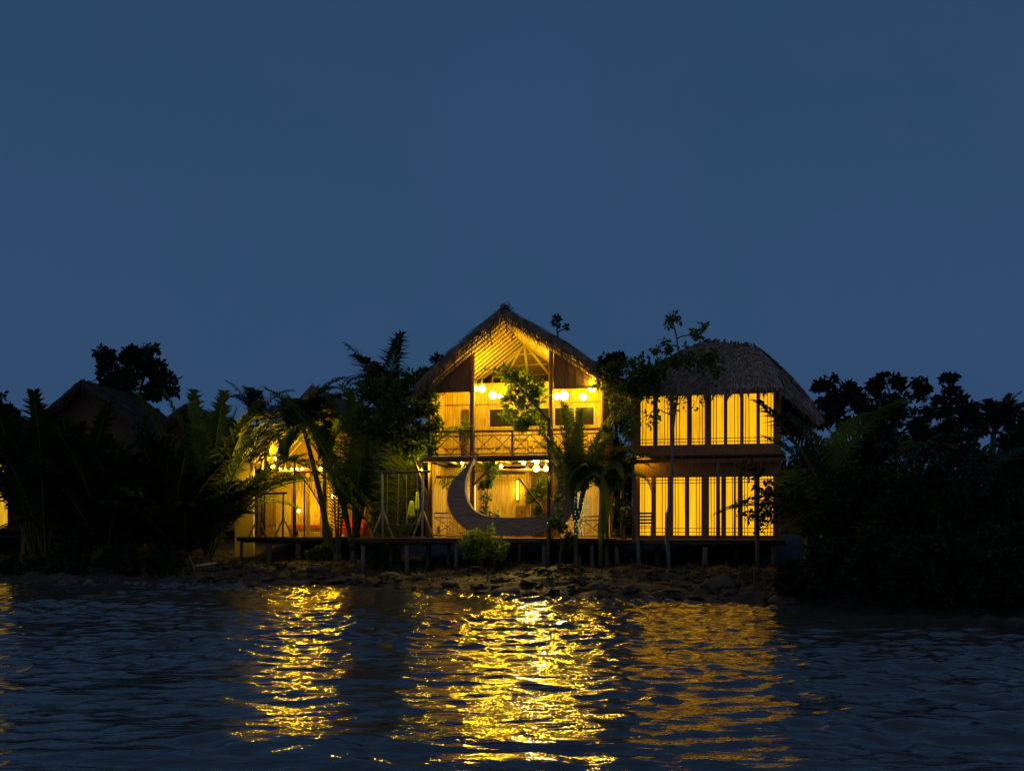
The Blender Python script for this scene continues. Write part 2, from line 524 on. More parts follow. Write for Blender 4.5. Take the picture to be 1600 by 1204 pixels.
def thatch(patches, mat, parent, thick=0.2, sag=0.1, dens=70, rake=(), length=0.55, seed=1, lining=None, name='roof'):
    """A thatched roof: closed slabs for each slope plus loose straw laid down-slope; rake: (patch index, edge u) whose edge hangs free."""
    rnd = random.Random(seed)
    mb = MB()
    for P in patches:
        nu, nv = 14, 8
        k = len(mb.v)
        for top in (1, 0):
            for iv in range(nv + 1):
                for iu in range(nu + 1):
                    p, n = patch_pt(P, iu / nu, iv / nv, sag)
                    jit = rnd.uniform(-0.03, 0.03)
                    mb.v.append(tuple(p + n * (jit if top else -thick)))
        S = (nu + 1) * (nv + 1)
        for iv in range(nv):
            for iu in range(nu):
                a0 = k + iv * (nu + 1) + iu
                mb.f.append((a0, a0 + 1, a0 + nu + 2, a0 + nu + 1))
                if lining is None:
                    b0 = a0 + S
                    mb.f.append((b0 + nu + 1, b0 + nu + 2, b0 + 1, b0))
        for iu in range(nu):
            a0 = k + iu
            mb.f.append((a0 + S, a0 + S + 1, a0 + 1, a0))
        for iv in range(nv):
            for iu in (0, nu):
                a0 = k + iv * (nu + 1) + iu
                mb.f.append((a0, a0 + nu + 1, a0 + nu + 1 + S, a0 + S))
        A, B, C_, D = P
        area = 0.5 * ((B - A).length + (C_ - D).length) * (0.5 * (A + B) - 0.5 * (C_ + D)).length
        for _ in range(int(area * dens)):
            u = rnd.random()
            v = rnd.random() ** 1.1
            lo, n = patch_pt(P, u, v, sag)
            hi, _n = patch_pt(P, u, min(1.0, v + 0.12), sag)
            d = (lo - hi)
            if d.length < 1e-4: continue
            d.normalize()
            s = d.cross(n).normalized()
            L = length * rnd.uniform(0.6, 1.3)
            d = (d + s * rnd.gauss(0, 0.13)).normalized()
            w = rnd.uniform(0.012, 0.04)
            st = lo - d * L * 0.5 + n * 0.015
            en = lo + d * L * 0.5 + n * rnd.uniform(0.02, 0.09)
            mb.add([st - s * w, st + s * w, en + s * w * 0.4, en - s * w * 0.4], [(0, 1, 2, 3)])
        # ragged straw ends along the eave
        ne = int((B - A).length * 26)
        for _ in range(ne):
            u = rnd.random()
            lo, n = patch_pt(P, u, 0.0, sag)
            hi, _n = patch_pt(P, u, 0.12, sag)
            d = (lo - hi).normalized()
            d = (d + Vector((0, 0, -1)) * rnd.uniform(0.1, 0.9) + d.cross(n) * rnd.gauss(0, 0.15)).normalized()
            s = d.cross(n).normalized()
            w = rnd.uniform(0.01, 0.035)
            st = lo - n * thick * rnd.uniform(0, 1)
            en = st + d * rnd.uniform(0.1, 0.42)
            mb.add([st - s * w, st + s * w, en + s * w * 0.3, en - s * w * 0.3], [(0, 1, 2, 3)])
    for (pi, u) in rake:
        P = patches[pi]
        L0 = (patch_pt(P, u, 0, sag)[0] - patch_pt(P, u, 1, sag)[0]).length
        for _ in range(int(L0 * 130)):
            v = rnd.random()
            p, n = patch_pt(P, u, v, sag)
            ax = (P[1] - P[0]).normalized() * (1 if u > 0.5 else -1)
            st = p - n * thick * rnd.uniform(0, 1.0) - ax * rnd.uniform(0, 0.15)
            dr = Vector((rnd.gauss(0, 0.25), 0, -1)) + ax * rnd.uniform(-0.1, 0.5)
            dn = (patch_pt(P, u, 0, sag)[0] - patch_pt(P, u, 1, sag)[0]).normalized()
            dr = (dr + dn * rnd.uniform(0, 1.2)).normalized()
            en = st + dr * (rnd.uniform(0.12, 0.42) if rnd.random() < 0.75 else rnd.uniform(0.4, 0.95))
            w = rnd.uniform(0.01, 0.03)
            s = (patch_pt(P, u, 1, sag)[0] - p)
            s = s.normalized() if s.length > 1e-3 else Vector((1, 0, 0))
            mb.add([st - s * w, st + s * w, en + s * w * 0.3, en - s * w * 0.3], [(0, 1, 2, 3)])
    ro = mb.build(name, mat, parent)
    if lining is not None:
        lb = MB()
        for P in patches:
            nu, nv = 14, 8
            k = len(lb.v)
            for iv in range(nv + 1):
                for iu in range(nu + 1):
                    p, n = patch_pt(P, iu / nu, iv / nv, sag)
                    lb.v.append(tuple(p - n * (thick + 0.004)))
            for iv in range(nv):
                for iu in range(nu):
                    b0 = k + iv * (nu + 1) + iu
                    lb.f.append((b0 + nu + 1, b0 + nu + 2, b0 + 1, b0))
        lb.build('lining', lining, ro)
    return ro

def post(parent, x, y, z0, z1, r=0.07, mat='wood', name='post', lean=(0, 0)):
    mb = MB()
    mb.tube([(x, y, z0), (x + lean[0] * 0.5, y + lean[1] * 0.5, (z0 + z1) / 2), (x + lean[0], y + lean[1], z1)], [r * 1.05, r, r * 0.95], 8)
    return mb.build(name, mat, parent, True)

def x_railing(parent, segs, y, z0, z1, mat='wood', name='railing'):
    """Cross-braced pole railing: rails in one part, each baluster post its own."""
    mb = MB()
    x0, x1 = segs[0], segs[-1]
    h = z1 - z0
    for zz, rr in ((z1, 0.035), (z1 - 0.18 * h, 0.022), (z0 + 0.10 * h, 0.028)):
        mb.tube([(x0, y, zz), ((x0 + x1) / 2, y + 0.01, zz - 0.008), (x1, y, zz)], rr, 6)
    for a, b in zip(segs[:-1], segs[1:]):
        n = max(1, round((b - a) / 0.75))
        for q in range(n):
            xa, xb = a + (b - a) * q / n, a + (b - a) * (q + 1) / n
            lo, hi = z0 + 0.10 * h, z1 - 0.18 * h
            mb.tube([(xa, y - 0.03, lo), (xb, y - 0.03, hi)], 0.017, 5)
            mb.tube([(xa, y + 0.03, hi), (xb, y + 0.03, lo)], 0.017, 5)
    return mb.build(name, mat, parent, True)

# ================================================================== main house
MH = Frame(738, 32.0, -10)
DZ = EYE - 0.23                                        # deck level
def mx(px, y=0.0): return MH.x(px, y)
main = thing('thatched_house', 'tall thatched house with open lit gable behind the crescent moon frame', 'house', MH.o, MH.a)
xl, xr = mx(670), mx(945)
x_post_r = mx(861)
UZ = MH.z(800, 712)                              # upper floor top
PZ = MH.z(700, 608)                              # underside of the gable panels
AX, AZ = 1.27, EYE + 7.72
EL, ER = (-1.95, EYE + 5.12), (5.1, EYE + 5.25)
FY, RB, BY = -0.85, 3.7, 6.0
ridge_f, ridge_b = Vector((AX, FY, AZ)), Vector((AX, RB, AZ))
lf, lb_ = Vector((EL[0], FY, EL[1])), Vector((EL[0], BY, EL[1]))
rf, rb_ = Vector((ER[0], FY, ER[1])), Vector((ER[0], BY, ER[1]))
patches = [(rf, rb_, ridge_b, ridge_f), (lb_, lf, ridge_f, ridge_b), (rb_, lb_, ridge_b, ridge_b)]
mroof = thatch(patches, 'thatch', main, 0.22, 0.09, 90, ((0, 0.0), (1, 1.0)), 0.6, 3, 'straw')
rb = MB()
for k in range(8):
    y0 = FY - 0.1 + k * 0.6
    rb.tube([(AX + random.uniform(-.05, .05), y0, AZ + 0.02), (AX, y0 + 0.35, AZ + 0.06), (AX + random.uniform(-.05, .05), y0 + 0.7, AZ + 0.02)], [0.08, 0.14, 0.09], 7)
for k in range(40):
    y0 = random.uniform(FY - 0.15, RB)
    sx = random.choice((-1, 1))
    p = Vector((AX, y0, AZ + 0.12))
    q = p + Vector((sx * random.uniform(.2, .5), random.uniform(-.15, .1), -random.uniform(-0.1, .3)))
    rb.add([p - Vector((0, .02, 0)), p + Vector((0, .02, 0)), q], [(0, 1, 2)])
rb.build('ridge_cap', 'thatch', mroof)

def roof_under(x, drop=0.3):
    t = (x - EL[0]) / (AX - EL[0]) if x < AX else (ER[0] - x) / (ER[0] - AX)
    e = EL[1] if x < AX else ER[1]
    return e + (AZ - e) * t - drop
# rafters and battens under the roof
fr = MB()
yy_ = FY + 0.25
while yy_ < RB + 0.1:
    for (ex, ez) in (EL, ER):
        a_, b_ = Vector((ex, yy_, ez - 0.36)), Vector((AX, yy_, AZ - 0.36))
        fr.tube([a_, (a_ + b_) / 2 + Vector((0, 0, 0.05)), b_], 0.055, 6)
    yy_ += 0.47
for (ex, ez) in (EL, ER):
    for q in range(1, 12):
        t = q / 12
        x_, z_ = ex + (AX - ex) * t, ez + (AZ - ez) * t
        fr.tube([(x_, FY + 0.1, z_ - 0.275 + 0.08 * math.sin(math.pi * t)), (x_, RB + (BY - RB) * (1 - t), z_ - 0.275 + 0.08 * math.sin(math.pi * t))], 0.032, 5)
for (ex, ez) in (EL, ER):
    fr.tube([(AX, RB, AZ - 0.3), (ex, BY, ez - 0.3)], 0.075, 6)
for q in (-0.45, 0, 0.45):
    fr.tube([(AX + q * 0.1, RB, AZ - 0.32), (AX + q * 4.5, BY, EYE + 4.9)], 0.06, 6)
for q in range(1, 7):
    t = q / 7
    fr.tube([(EL[0] + (AX - EL[0]) * t, RB + (BY - RB) * (1 - t) - 0.05, EL[1] + (AZ - EL[1]) * t - 0.3),
             (ER[0] + (AX - ER[0]) * t, RB + (BY - RB) * (1 - t) - 0.05, ER[1] + (AZ - ER[1]) * t - 0.3)], 0.022, 5)
fr.build('rafter_lattice', 'rafter_pole', mroof, True)

# gable panels, posts
for nm, a_, b_ in (('gable_panel', xl, -0.09), ('gable_panel', x_post_r + 0.09, xr)):
    mb = MB()
    slats(mb, a_, b_, PZ, 0, 0.03, 0.13, 0.03, lambda x: roof_under(x, 0.26))
    mb.beam((a_, 0.045, PZ - 0.05), (b_, 0.045, PZ - 0.05), 0.10, 0.10)
    mb.build(nm, 'bamboo_mat', main)
    ib = MB()
    slats(ib, a_, b_, PZ + 0.01, 0, 0.066, 0.11, 0.02, lambda x: roof_under(x, 0.27))
    ib.build('panel_backing', 'bamboo', main)
post(main, 0.0, 0.0, DZ, roof_under(0, 0.25), 0.095, 'wood')
post(main, x_post_r, 0.0, DZ, roof_under(x_post_r, 0.25), 0.085, 'wood')
post(main, xl + 0.05, 0.0, DZ, roof_under(xl + 0.05, 0.25), 0.08, 'wood')
post(main, xr - 0.05, 0.0, DZ, roof_under(xr - 0.05, 0.25), 0.085, 'wood')
post(main, mx(800), 0.02, UZ, MH.z(800, 672), 0.04, 'wood')

# floors
mb = MB()
x = xl - 0.1
while x < xr + 0.1:
    mb.box(x, x + 0.138, -0.32, 4.9, UZ - 0.05, UZ)
    x += 0.144
mb.build('upper_floor', 'bamboo', main)
mb = MB()
mb.box(xl - 0.12, xr + 0.12, -0.345, -0.20, UZ - 0.20, UZ - 0.052)
mb.box(xl - 0.12, xr + 0.12, 2.2, 2.34, UZ - 0.20, UZ - 0.052)
mb.build('floor_beam', 'dark_wood', main)
mb = MB()
for q in range(13):
    x = xl + 0.1 + q * (xr - xl - 0.2) / 12
    mb.tube([(x, -0.19, UZ - 0.11), (x, 2.19, UZ - 0.11)], 0.045, 6)
mb.build('joist_row', 'bamboo_pole', main, True)['kind'] = 'stuff'
x_railing(main, [xl + 0.1, -0.09], 0.0, UZ, MH.z(740, 673), 'wood')
x_railing(main, [0.09, mx(800), x_post_r - 0.08], 0.0, UZ, MH.z(740, 673), 'wood')
x_railing(main, [x_post_r + 0.08, xr - 0.12], 0.0, UZ, MH.z(740, 673), 'wood')

# upper room: back wall with wide dark window
YB = 2.1
wz0, wz1 = MH.z(800, 668, YB), MH.z(800, 637, YB)
wx0, wx1 = mx(764, YB), mx(930, YB)
wt = MH.z(780, 598, YB)
mb = MB()
slats(mb, xl, wx0, UZ, wt, YB, 0.10)
slats(mb, wx0, wx1, wz1, wt, YB, 0.10)
slats(mb, wx1, xr, UZ, wt, YB, 0.10)
slats(mb, wx0, wx1, UZ, wz0, YB, 0.10)
slats(mb, mx(811, YB), mx(826, YB), wz0, wz1, YB - 0.03, 0.10)
wall_u = mb.build('upper_wall', 'bamboo', main)
for zz in (UZ + 0.5, wz0 - 0.12, wz1 + 0.16, wt - 0.08):
    mb = MB(); mb.tube([(xl, YB - 0.03, zz), ((xl + xr) / 2, YB - 0.03, zz + 0.015), (xr, YB - 0.03, zz)], 0.026, 6)
    mb.build('batten', 'bamboo_pole', wall_u, True)
mb = MB()
mb.box(wx0, wx1, YB - 0.02, YB + 0.05, wz1 - 0.05, wz1)
mb.box(wx0, wx1, YB - 0.02, YB + 0.05, wz0, wz0 + 0.05)
for px in (764, 866, 898, 929):
    x = mx(px, YB); mb.box(x - 0.03, x + 0.03, YB - 0.022, YB + 0.05, wz0 + 0.05, wz1 - 0.05)
win = mb.build('window', 'bamboo_pole', main)
mb = MB(); mb.box(wx0, wx1, YB + 0.02, YB + 0.035, wz0 + 0.05, wz1 - 0.05); mb.build('pane', 'glass', win)
# dark doorway at the left of the upper room
mb = MB()
dx0, dx1 = mx(722, YB), mx(733, YB)
mb.box(dx0, dx1, YB - 0.05, YB - 0.01, UZ, MH.z(728, 640, YB))
mb.build('door', 'dark_wood', main)
mb = MB()
side_slats(mb, 0.1, 4.8, UZ, 7.3, xl + 0.02)
mb.build('side_wall', 'bamboo', main)
mb = MB()
side_slats(mb, 0.5, 4.8, UZ, 7.3, xr - 0.05)
mb.build('side_wall', 'bamboo', main)
# lower room
YL = 2.4
ltop = UZ - 0.21
mb = MB()
slats(mb, xl, mx(746, YL), DZ, ltop, YL, 0.085)
lw1 = mb.build('lower_wall', 'bamboo', main)
for zz in (DZ + 0.12, DZ + 1.0, DZ + 1.9):
    mb = MB(); mb.tube([(xl, YL - 0.03, zz), (mx(742, YL), YL - 0.03, zz + 0.01)], 0.024, 6)
    mb.build('batten', 'bamboo_pole', lw1, True)
mb = MB()
slats(mb, mx(746, YL), mx(826, YL), DZ, ltop - 0.25, YL + 0.6, 0.12)
mb.build('lower_wall', 'bamboo', main)
mb = MB()
slats(mb, mx(872, YL), xr, DZ, ltop, YL + 0.3, 0.10)
mb.build('lower_wall', 'bamboo', main)
mb = MB()
side_slats(mb, 0.3, 4.8, DZ, ltop, xl + 0.02)
mb.build('side_wall', 'bamboo', main)
mb = MB()
mb.box(mx(746, YL) - 0.05, mx(746, YL) + 0.06, YL - 0.03, YL + 0.62, DZ, ltop)
mb.build('corner_post', 'wood', main)
mb = MB(); mb.box(mx(826, YL) - 0.07, mx(826, YL) + 0.07, YL - 0.3, YL - 0.16, DZ, ltop); mb.build('door_post', 'wood', main)
mb = MB()                                        # header beams inside the lower room
for (a_, b_, yy2, zz) in ((xl, mx(746, YL), 0.9, ltop - 0.45), (mx(746, YL), xr, 1.4, ltop - 0.2)):
    mb.tube([(a_, yy2, zz), (b_, yy2, zz)], 0.06, 7)
mb.build('header_beam', 'wood', main, True)
mb = MB()                                        # door in the lower wall
xd0, xd1 = mx(806, YL + 0.55), mx(821, YL + 0.55)
mb.box(xd0, xd1, YL + 0.52, YL + 0.575, DZ, MH.z(810, 790, YL + 0.5))
mb.build('low_cabinet', 'wood', main)
mb = MB()
slats(mb, xl, mx(872, 4.7), DZ, ltop, 4.75, 0.16)
slats(mb, mx(872, 4.7), xr, DZ, ltop, 4.75, 0.16)
mb.build('rear_wall', 'bamboo', main)
x_railing(main, [xl + 0.1, mx(722, 0.35)], 0.35, DZ, MH.z(690, 801, 0.3), 'bamboo_pole')
x_railing(main, [mx(880, 0.35), xr - 0.1], 0.35, DZ, MH.z(890, 806, 0.3), 'bamboo_pole')

# ================================================================== main deck
def deck(label, fr_, x0, x1, y0, y1, posts, zt=DZ, mat='wood'):
    d = thing('wooden_deck', label, 'deck', fr_.o, fr_.a)
    mb = MB()
    y = y0
    while y < y1:
        mb.box(x0 + random.uniform(-.04, .04), x1 + random.uniform(-.04, .04), y, y + 0.135, zt - 0.035 + random.uniform(-.004, .004), zt)
        y += 0.142
    mb.build('deck_board', mat, d)
    mb = MB()
    mb.tube([(x0, y0 + 0.12, zt - 0.11), ((x0 + x1) / 2, y0 + 0.12, zt - 0.125), (x1, y0 + 0.12, zt - 0.11)], 0.07, 8)
    mb.tube([(x0, y0 + 1.6, zt - 0.11), (x1, y0 + 1.6, zt - 0.11)], 0.07, 8)
    x = x0 + 0.2
    while x < x1:
        mb.tube([(x, y0 - 0.03, zt - 0.215), (x + 0.03, y1, zt - 0.215)], 0.035, 6)
        x += 0.62
    mb.build('support_frame', 'dark_wood', d, True)
    for (x, yo, rr) in posts:
        p = fr_.w((x, yo, 0))
        post(d, x, yo, ground(p.x, p.y) - 0.35, zt - 0.25, rr, 'post_wood', 'post', (random.uniform(-.05, .05), 0))
    return d
deck('long bamboo deck carrying the crescent moon frame and the taller swing', MH, mx(560), mx(962), -1.15, 6.0,
     [(mx(567, -1.0), -1.0, 0.085), (mx(612, 0.4), 0.4, 0.07), (mx(636, -1.0), -1.0, 0.085), (mx(700, 0.2), 0.2, 0.07), (mx(712, -1.0), -1.0, 0.07),
      (mx(772, 0.3), 0.3, 0.075), (mx(812, 0.3), 0.3, 0.075), (mx(851, -1.0), -1.0, 0.10), (mx(880, 0.3), 0.3, 0.07), (mx(925, -1.0), -1.0, 0.075)])

# ================================================================== crescent moon frame
moon_y = -0.75
def moon_outline():
    outer = [(746, 708), (738, 717), (722, 735), (706, 752), (699, 768), (698, 780), (702, 797), (712, 813), (727, 826), (748, 833), (772, 836.5), (799, 837.5)]
    inner = [(746, 708), (740, 718), (732, 735), (727, 752), (726.5, 766), (729, 780), (737, 794), (747, 801.5), (760, 806), (780, 808), (799, 808.5)]
    cx = 799.0
    o = outer + [(2 * cx - a, b) for a, b in reversed(outer[:-1])]
    i_ = inner + [(2 * cx - a, b) for a, b in reversed(inner[:-1])]
    return o, i_
def resample(poly, n):
    P = np.array(poly, float)
    s = np.concatenate([[0], np.cumsum(np.hypot(*np.diff(P, axis=0).T))])
    t = np.linspace(0, s[-1], n)
    return np.stack([np.interp(t, s, P[:, 0]), np.interp(t, s, P[:, 1])], 1)
mo, mi = moon_outline()
N_ = 60
mo, mi = resample(mo, N_), resample(mi, N_)
moon = thing('crescent_moon_frame', 'huge upturned crescent moon photo frame of dark boards standing on the deck', 'sculpture', MH.o, MH.a)
mb = MB()
TH = 0.34
def mp(q, y): return Vector((mx(q[0], moon_y), y, MH.z(q[0], q[1], moon_y)))
k = 0
for q in range(N_):
    for (P, y) in ((mo, moon_y), (mi, moon_y), (mi, moon_y + TH), (mo, moon_y + TH)):
        mb.v.append(tuple(mp(P[q], y)))
for q in range(N_ - 1):
    a_ = 4 * q
    for s in range(4):
        b_ = (s + 1) % 4
        mb.f.append((a_ + s, a_ + b_, a_ + 4 + b_, a_ + 4 + s))
body = mb.build('body', 'grey_wood', moon)
mb = MB()                                        # horizontal face boards over the front
zlo, zhi = MH.z(799, 837, moon_y), MH.z(746, 709, moon_y)
outl = [mp(p, 0) for p in mo]; inl = [mp(p, 0) for p in mi]
def spans(z):
    poly = outl + inl[::-1]
    xs_ = []
    for a_, b_ in zip(poly, poly[1:] + poly[:1]):
        if (a_.z - z) * (b_.z - z) < 0:
            xs_.append(a_.x + (b_.x - a_.x) * (z - a_.z) / (b_.z - a_.z))
    xs_.sort()
    return [(xs_[i], xs_[i + 1]) for i in range(0, len(xs_) - 1, 2)]
z = zlo + 0.01
while z < zhi - 0.05:
    h = 0.125 * random.uniform(0.85, 1.15)
    zm = z + h / 2
    dy = random.uniform(0.004, 0.016)
    S1, S2, S3 = spans(z + 0.004), spans(zm), spans(z + h - 0.006)
    if len(S1) == len(S3):
        for (a0, b0), (a1, b1) in zip(S1, S3):
            y0, y1 = moon_y - dy - 0.012, moon_y - 0.001
            mb.add([(a0, y0, z), (b0, y0, z), (b1, y0, z + h - 0.008), (a1, y0, z + h - 0.008), (a0, y1, z), (b0, y1, z), (b1, y1, z + h - 0.008), (a1, y1, z + h - 0.008)],
                   [(0, 1, 2, 3), (7, 6, 5, 4), (0, 4, 5, 1), (1, 5, 6, 2), (2, 6, 7, 3), (3, 7, 4, 0)])
    z += h
mb.build('face_board', 'grey_wood', moon)
mb = MB()
for q in range(N_ - 1):
    a0, a1 = mp(mi[q], moon_y - 0.02), mp(mi[q + 1], moon_y - 0.02)
    b0, b1 = a0 + Vector((0, TH + 0.05, 0)), a1 + Vector((0, TH + 0.05, 0))
    nrm = (a1 - a0).cross(Vector((0, 1, 0))).normalized() * -0.022
    mb.add([a0, a1, b1, b0, a0 + nrm, a1 + nrm, b1 + nrm, b0 + nrm], [(3, 2, 1, 0), (4, 5, 6, 7), (0, 1, 5, 4), (2, 3, 7, 6)])
mb.build('rim', 'bamboo_pole', moon)
for (pa, pb) in (((738, 760), (768, 728)), ((812, 748), (852, 800))):
    mb = MB()
    y = moon_y + TH + 0.3
    mb.beam(MH.p(pa[0], pa[1], y), MH.p(pb[0], pb[1], y), 0.08, 0.06)
    mb.build('brace', 'dark_wood', moon)

# ================================================================== right house
RH = Frame(988, 31.0, -11)
def rx(px, y=0.0): return RH.x(px, y)
rh = thing('window_house', 'two storey thatched house with two rows of tall curtained glowing windows', 'house', RH.o, RH.a)
RZ = RH.z(1100, 842)
RU = RH.z(1100, 712)
x0, x1 = rx(988), rx(1221)
UP = [(1001, 1020.5), (1027.5, 1046.5), (1053.5, 1073.5), (1081, 1101), (1111.5, 1131), (1136.5, 1156.5), (1162, 1182), (1187.5, 1208.5)]
LO = [(1000, 1017.6), (1025, 1043), (1052, 1070), (1077, 1096), (1108, 1127), (1134.5, 1153), (1160.6, 1178.5), (1187, 1208)]
def facade(row, pt, pb, z0, z1, mat, panes, topbars, nm):
    zt, zb = RH.z(1100, pt), RH.z(1100, pb)
    mb = MB()
    slats(mb, x0, x1, zt, z1, 0.0, 0.2, 0.08)
    mb.box(x0, x1, 0.0, 0.08, z0, zb)
    edges = [x0] + [v for a_, b_ in row for v in (rx(a_), rx(b_))] + [x1]
    for q in range(0, len(edges), 2):
        mb.box(edges[q], edges[q + 1], -0.004, 0.078, zb, zt)
        mid = (edges[q] + edges[q + 1]) / 2
        if edges[q + 1] - edges[q] > 0.1:
            mb.box(mid - 0.012, mid + 0.012, -0.022, -0.004, zb, zt)
    mb.build(nm, mat, rh)
    for q, (a_, b_) in enumerate(row):
        xa, xb = rx(a_), rx(b_)
        mb = MB()
        w = xb - xa
        side = (0.17, 0.42) if q % 2 == 0 else (0.58, 0.83)
        if q % 4 == 1 and topbars: side = (0.55, 0.8)
        for s in side:
            mb.box(xa + w * s - 0.011, xa + w * s + 0.011, 0.015, 0.045, zb, zt)
        hb = (0.055, 0.12)
        for s in hb:
            z = zb + (zt - zb) * s
            mb.box(xa, xb, 0.017, 0.043, z - 0.011, z + 0.011)
            if topbars:
                z = zt - (zt - zb) * (s * 0.8)
                mb.box(xa, xb, 0.017, 0.043, z - 0.011, z + 0.011)
        wo = mb.build('window', 'dark_wood', rh)
        pb_ = MB()
        pb_.box(xa + 0.001, xb - 0.001, 0.06, 0.07, zb + 0.001, zt - 0.001)
        pb_.build('pane', panes[q], wo)
    return zt, zb
facade(UP, 616.5, 694, RU + 0.0, RH.z(1100, 606), 'red_wood', ['pane_b', 'pane_b', 'pane_b', 'pane_b', 'pane_a', 'pane_a', 'pane_a', 'pane_a'], False, 'upper_wall')
facade(LO, 745, 836, RZ, RU - 0.22, 'red_wood', ['pane_a'] * 8, True, 'lower_wall')
mb = MB()
mb.box(x0 - 0.15, x1 + 0.1, -0.10, 0.10, RU - 0.10, RU - 0.005)
mb.tube([(x0 - 0.5, -0.42, RU - 0.17), (x1 + 0.1, -0.42, RU - 0.19)], 0.055, 8)
mb.build('floor_beam', 'wood', rh)
mb = MB()
for q in range(10):
    x = x0 + 0.1 + q * (x1 - x0 - 0.2) / 9
    mb.box(x - 0.045, x + 0.045, -0.5, -0.101, RU - 0.10, RU - 0.02)
mb.build('joist_row', 'dark_wood', rh)['kind'] = 'stuff'
mb = MB()
mb.box(x0 - 0.1, x1 + 0.1, -0.55, -0.12, RU - 0.019, RU + 0.02)
mb.build('ledge', 'wood', rh)
for xx in (x0, x1 - 0.09):
    mb = MB()
    side_slats(mb, 0.09, 4.6, RZ, RU - 0.12, xx, 0.2, 0.06)
    side_slats(mb, 0.11, 4.6, RU, 7.0, xx, 0.2, 0.06)
    mb.build('side_wall', 'red_wood', rh)
mb = MB(); slats(mb, x0, x1, RZ, 7.0, 4.62, 0.25, 0.05); mb.build('rear_wall', 'red_wood', rh)
ez = RH.z(1100, 613, -0.75) + 0.12
rz_ = RH.z(1140, 533, 2.2)
Lr, Rr = Vector((rx(1100, 2.2), 2.2, rz_)), Vector((rx(1182, 2.2), 2.2, rz_ - 0.28))
A1, B1 = Vector((rx(975, -.75), -0.75, ez)), Vector((rx(1222, -.75), -0.75, ez))
C1 = Vector((rx(1288, -.3), -0.3, RH.z(1288, 658, -.3)))
D1 = Vector((C1.x, 5.3, C1.z + 0.2)); E1 = Vector((A1.x, 5.3, ez))
thatch([(A1, B1, Rr, Lr), (B1, C1, Rr, Rr), (C1, D1, Rr, Rr), (D1, E1, Lr, Rr), (E1, A1, Lr, Lr)], 'thatch_old', rh, 0.2, 0.18, 110, (), 0.5, 7)
for px, zt, r_ in ((1122, RU - 0.2, 0.065), (1148, RU - 0.2, 0.03), (972, RU - 0.2, 0.05), (990, RU - 0.2, 0.06)):
    post(rh, rx(px, -0.42), -0.42, RZ, zt, r_, 'post_wood' if px == 1122 else 'wood')
mb = MB()                                        # leaning rear porch roof at the far side
deck('deck of dark planks running under the glowing curtained windows', RH, rx(958, -1.1), rx(1228, -1.1), -1.1, 4.6,
     [(rx(965, -.95), -.95, 0.07), (rx(1027, 0.5), 0.5, 0.10), (rx(1101, -.95), -.95, 0.10), (rx(1150, .6), .6, 0.08), (rx(1208, -.95), -.95, 0.10)], RZ, 'red_wood')

# slatted bench in front of the windows
def bench(fr_, px0, px1, y, z, label, h=0.92):
    xa, xb = fr_.x(px0, y), fr_.x(px1, y)
    c = fr_.w(((xa + xb) / 2, y, z))
    t = thing('slatted_bench', label, 'bench', c, fr_.a)
    w = (xb - xa) / 2
    mb = MB()
    for q in range(4): mb.box(-w, w, -0.24 + q * 0.115, -0.14 + q * 0.115, 0.42, 0.45)
    mb.build('seat', 'wood', t)
    mb = MB()
    for q in range(4): mb.box(-w, w, 0.22, 0.245, 0.52 + q * 0.11, 0.585 + q * 0.11)
    mb.build('backrest', 'wood', t)
    for sx in (-1, 1):
        for yy3, hh in ((-0.2, 0.42), (0.27, h)):
            mb = MB(); mb.box(sx * (w - 0.04) - 0.03, sx * (w - 0.04) + 0.03, yy3 - 0.025, yy3 + 0.025, 0, hh)
            mb.build('leg', 'wood', t)
        mb = MB(); mb.box(sx * (w - 0.04) - 0.035, sx * (w - 0.04) + 0.035, -0.25, 0.24, 0.62, 0.66); mb.build('armrest', 'wood', t)
    return t
bench(RH, 974, 1020, -0.62, RZ, 'slatted wooden bench before the first lower window of the window house')

# ================================================================== small house and its deck
LH = Frame(400, 39.5, -8)
def lx(px, y=0.0): return LH.x(px, y)
lh = thing('gabled_bungalow', 'small steep gabled bungalow with a row of bulbs half hidden by palms', 'house', LH.o, LH.a)
lx0, lx1 = lx(408), lx(582)
lap_x, lap_z = lx(487, -0.6), LH.z(487, 602, -0.6)
lez = LH.z(487, 716, -0.6)
lfy, lby = -0.6, 5.0
A2, B2 = Vector((lx1 + 0.3, lfy, lez)), Vector((lx1 + 0.3, lby, lez))
C2, D2 = Vector((lx0 - 0.35, lby, lez)), Vector((lx0 - 0.35, lfy, lez))
P1, P2 = Vector((lap_x, lby, lap_z)), Vector((lap_x, lfy, lap_z))
lroof = thatch([(A2, B2, P1, P2), (C2, D2, P2, P1)], 'thatch', lh, 0.18, 0.06, 60, ((0, 0.0), (1, 1.0)), 0.5, 9, 'straw')
mb = MB()
for q in range(9):
    y = lfy + 0.2 + q * 0.6
    for xe in (A2.x, D2.x):
        mb.tube([(xe, y, lez - 0.24), (lap_x, y, lap_z - 0.24)], 0.04, 6)
mb.build('rafter_lattice', 'bamboo_pole', lroof, True)
LZ = LH.z(480, 838)
ly = 1.6
lbt = LH.z(480, 726)
mb = MB()
def lroof_under(x): return lez + (lap_z - lez) * (1 - abs(x - lap_x) / ((A2.x - D2.x) / 2)) - 0.3
slats(mb, lx0, lx1, lbt - 0.3, 0, 2.6, 0.12, 0.03, lambda x: max(lbt - 0.29, lroof_under(x)))
mb.build('gable_panel', 'bamboo_mat', lh)
mb = MB()
slats(mb, lx0 - 0.5, lx(432, ly), LZ, lbt, ly, 0.14)
slats(mb, lx(455, ly), lx(461, ly), LZ, lbt, ly, 0.1)
slats(mb, lx(478, ly), lx(484, ly), LZ, lbt, ly, 0.1)
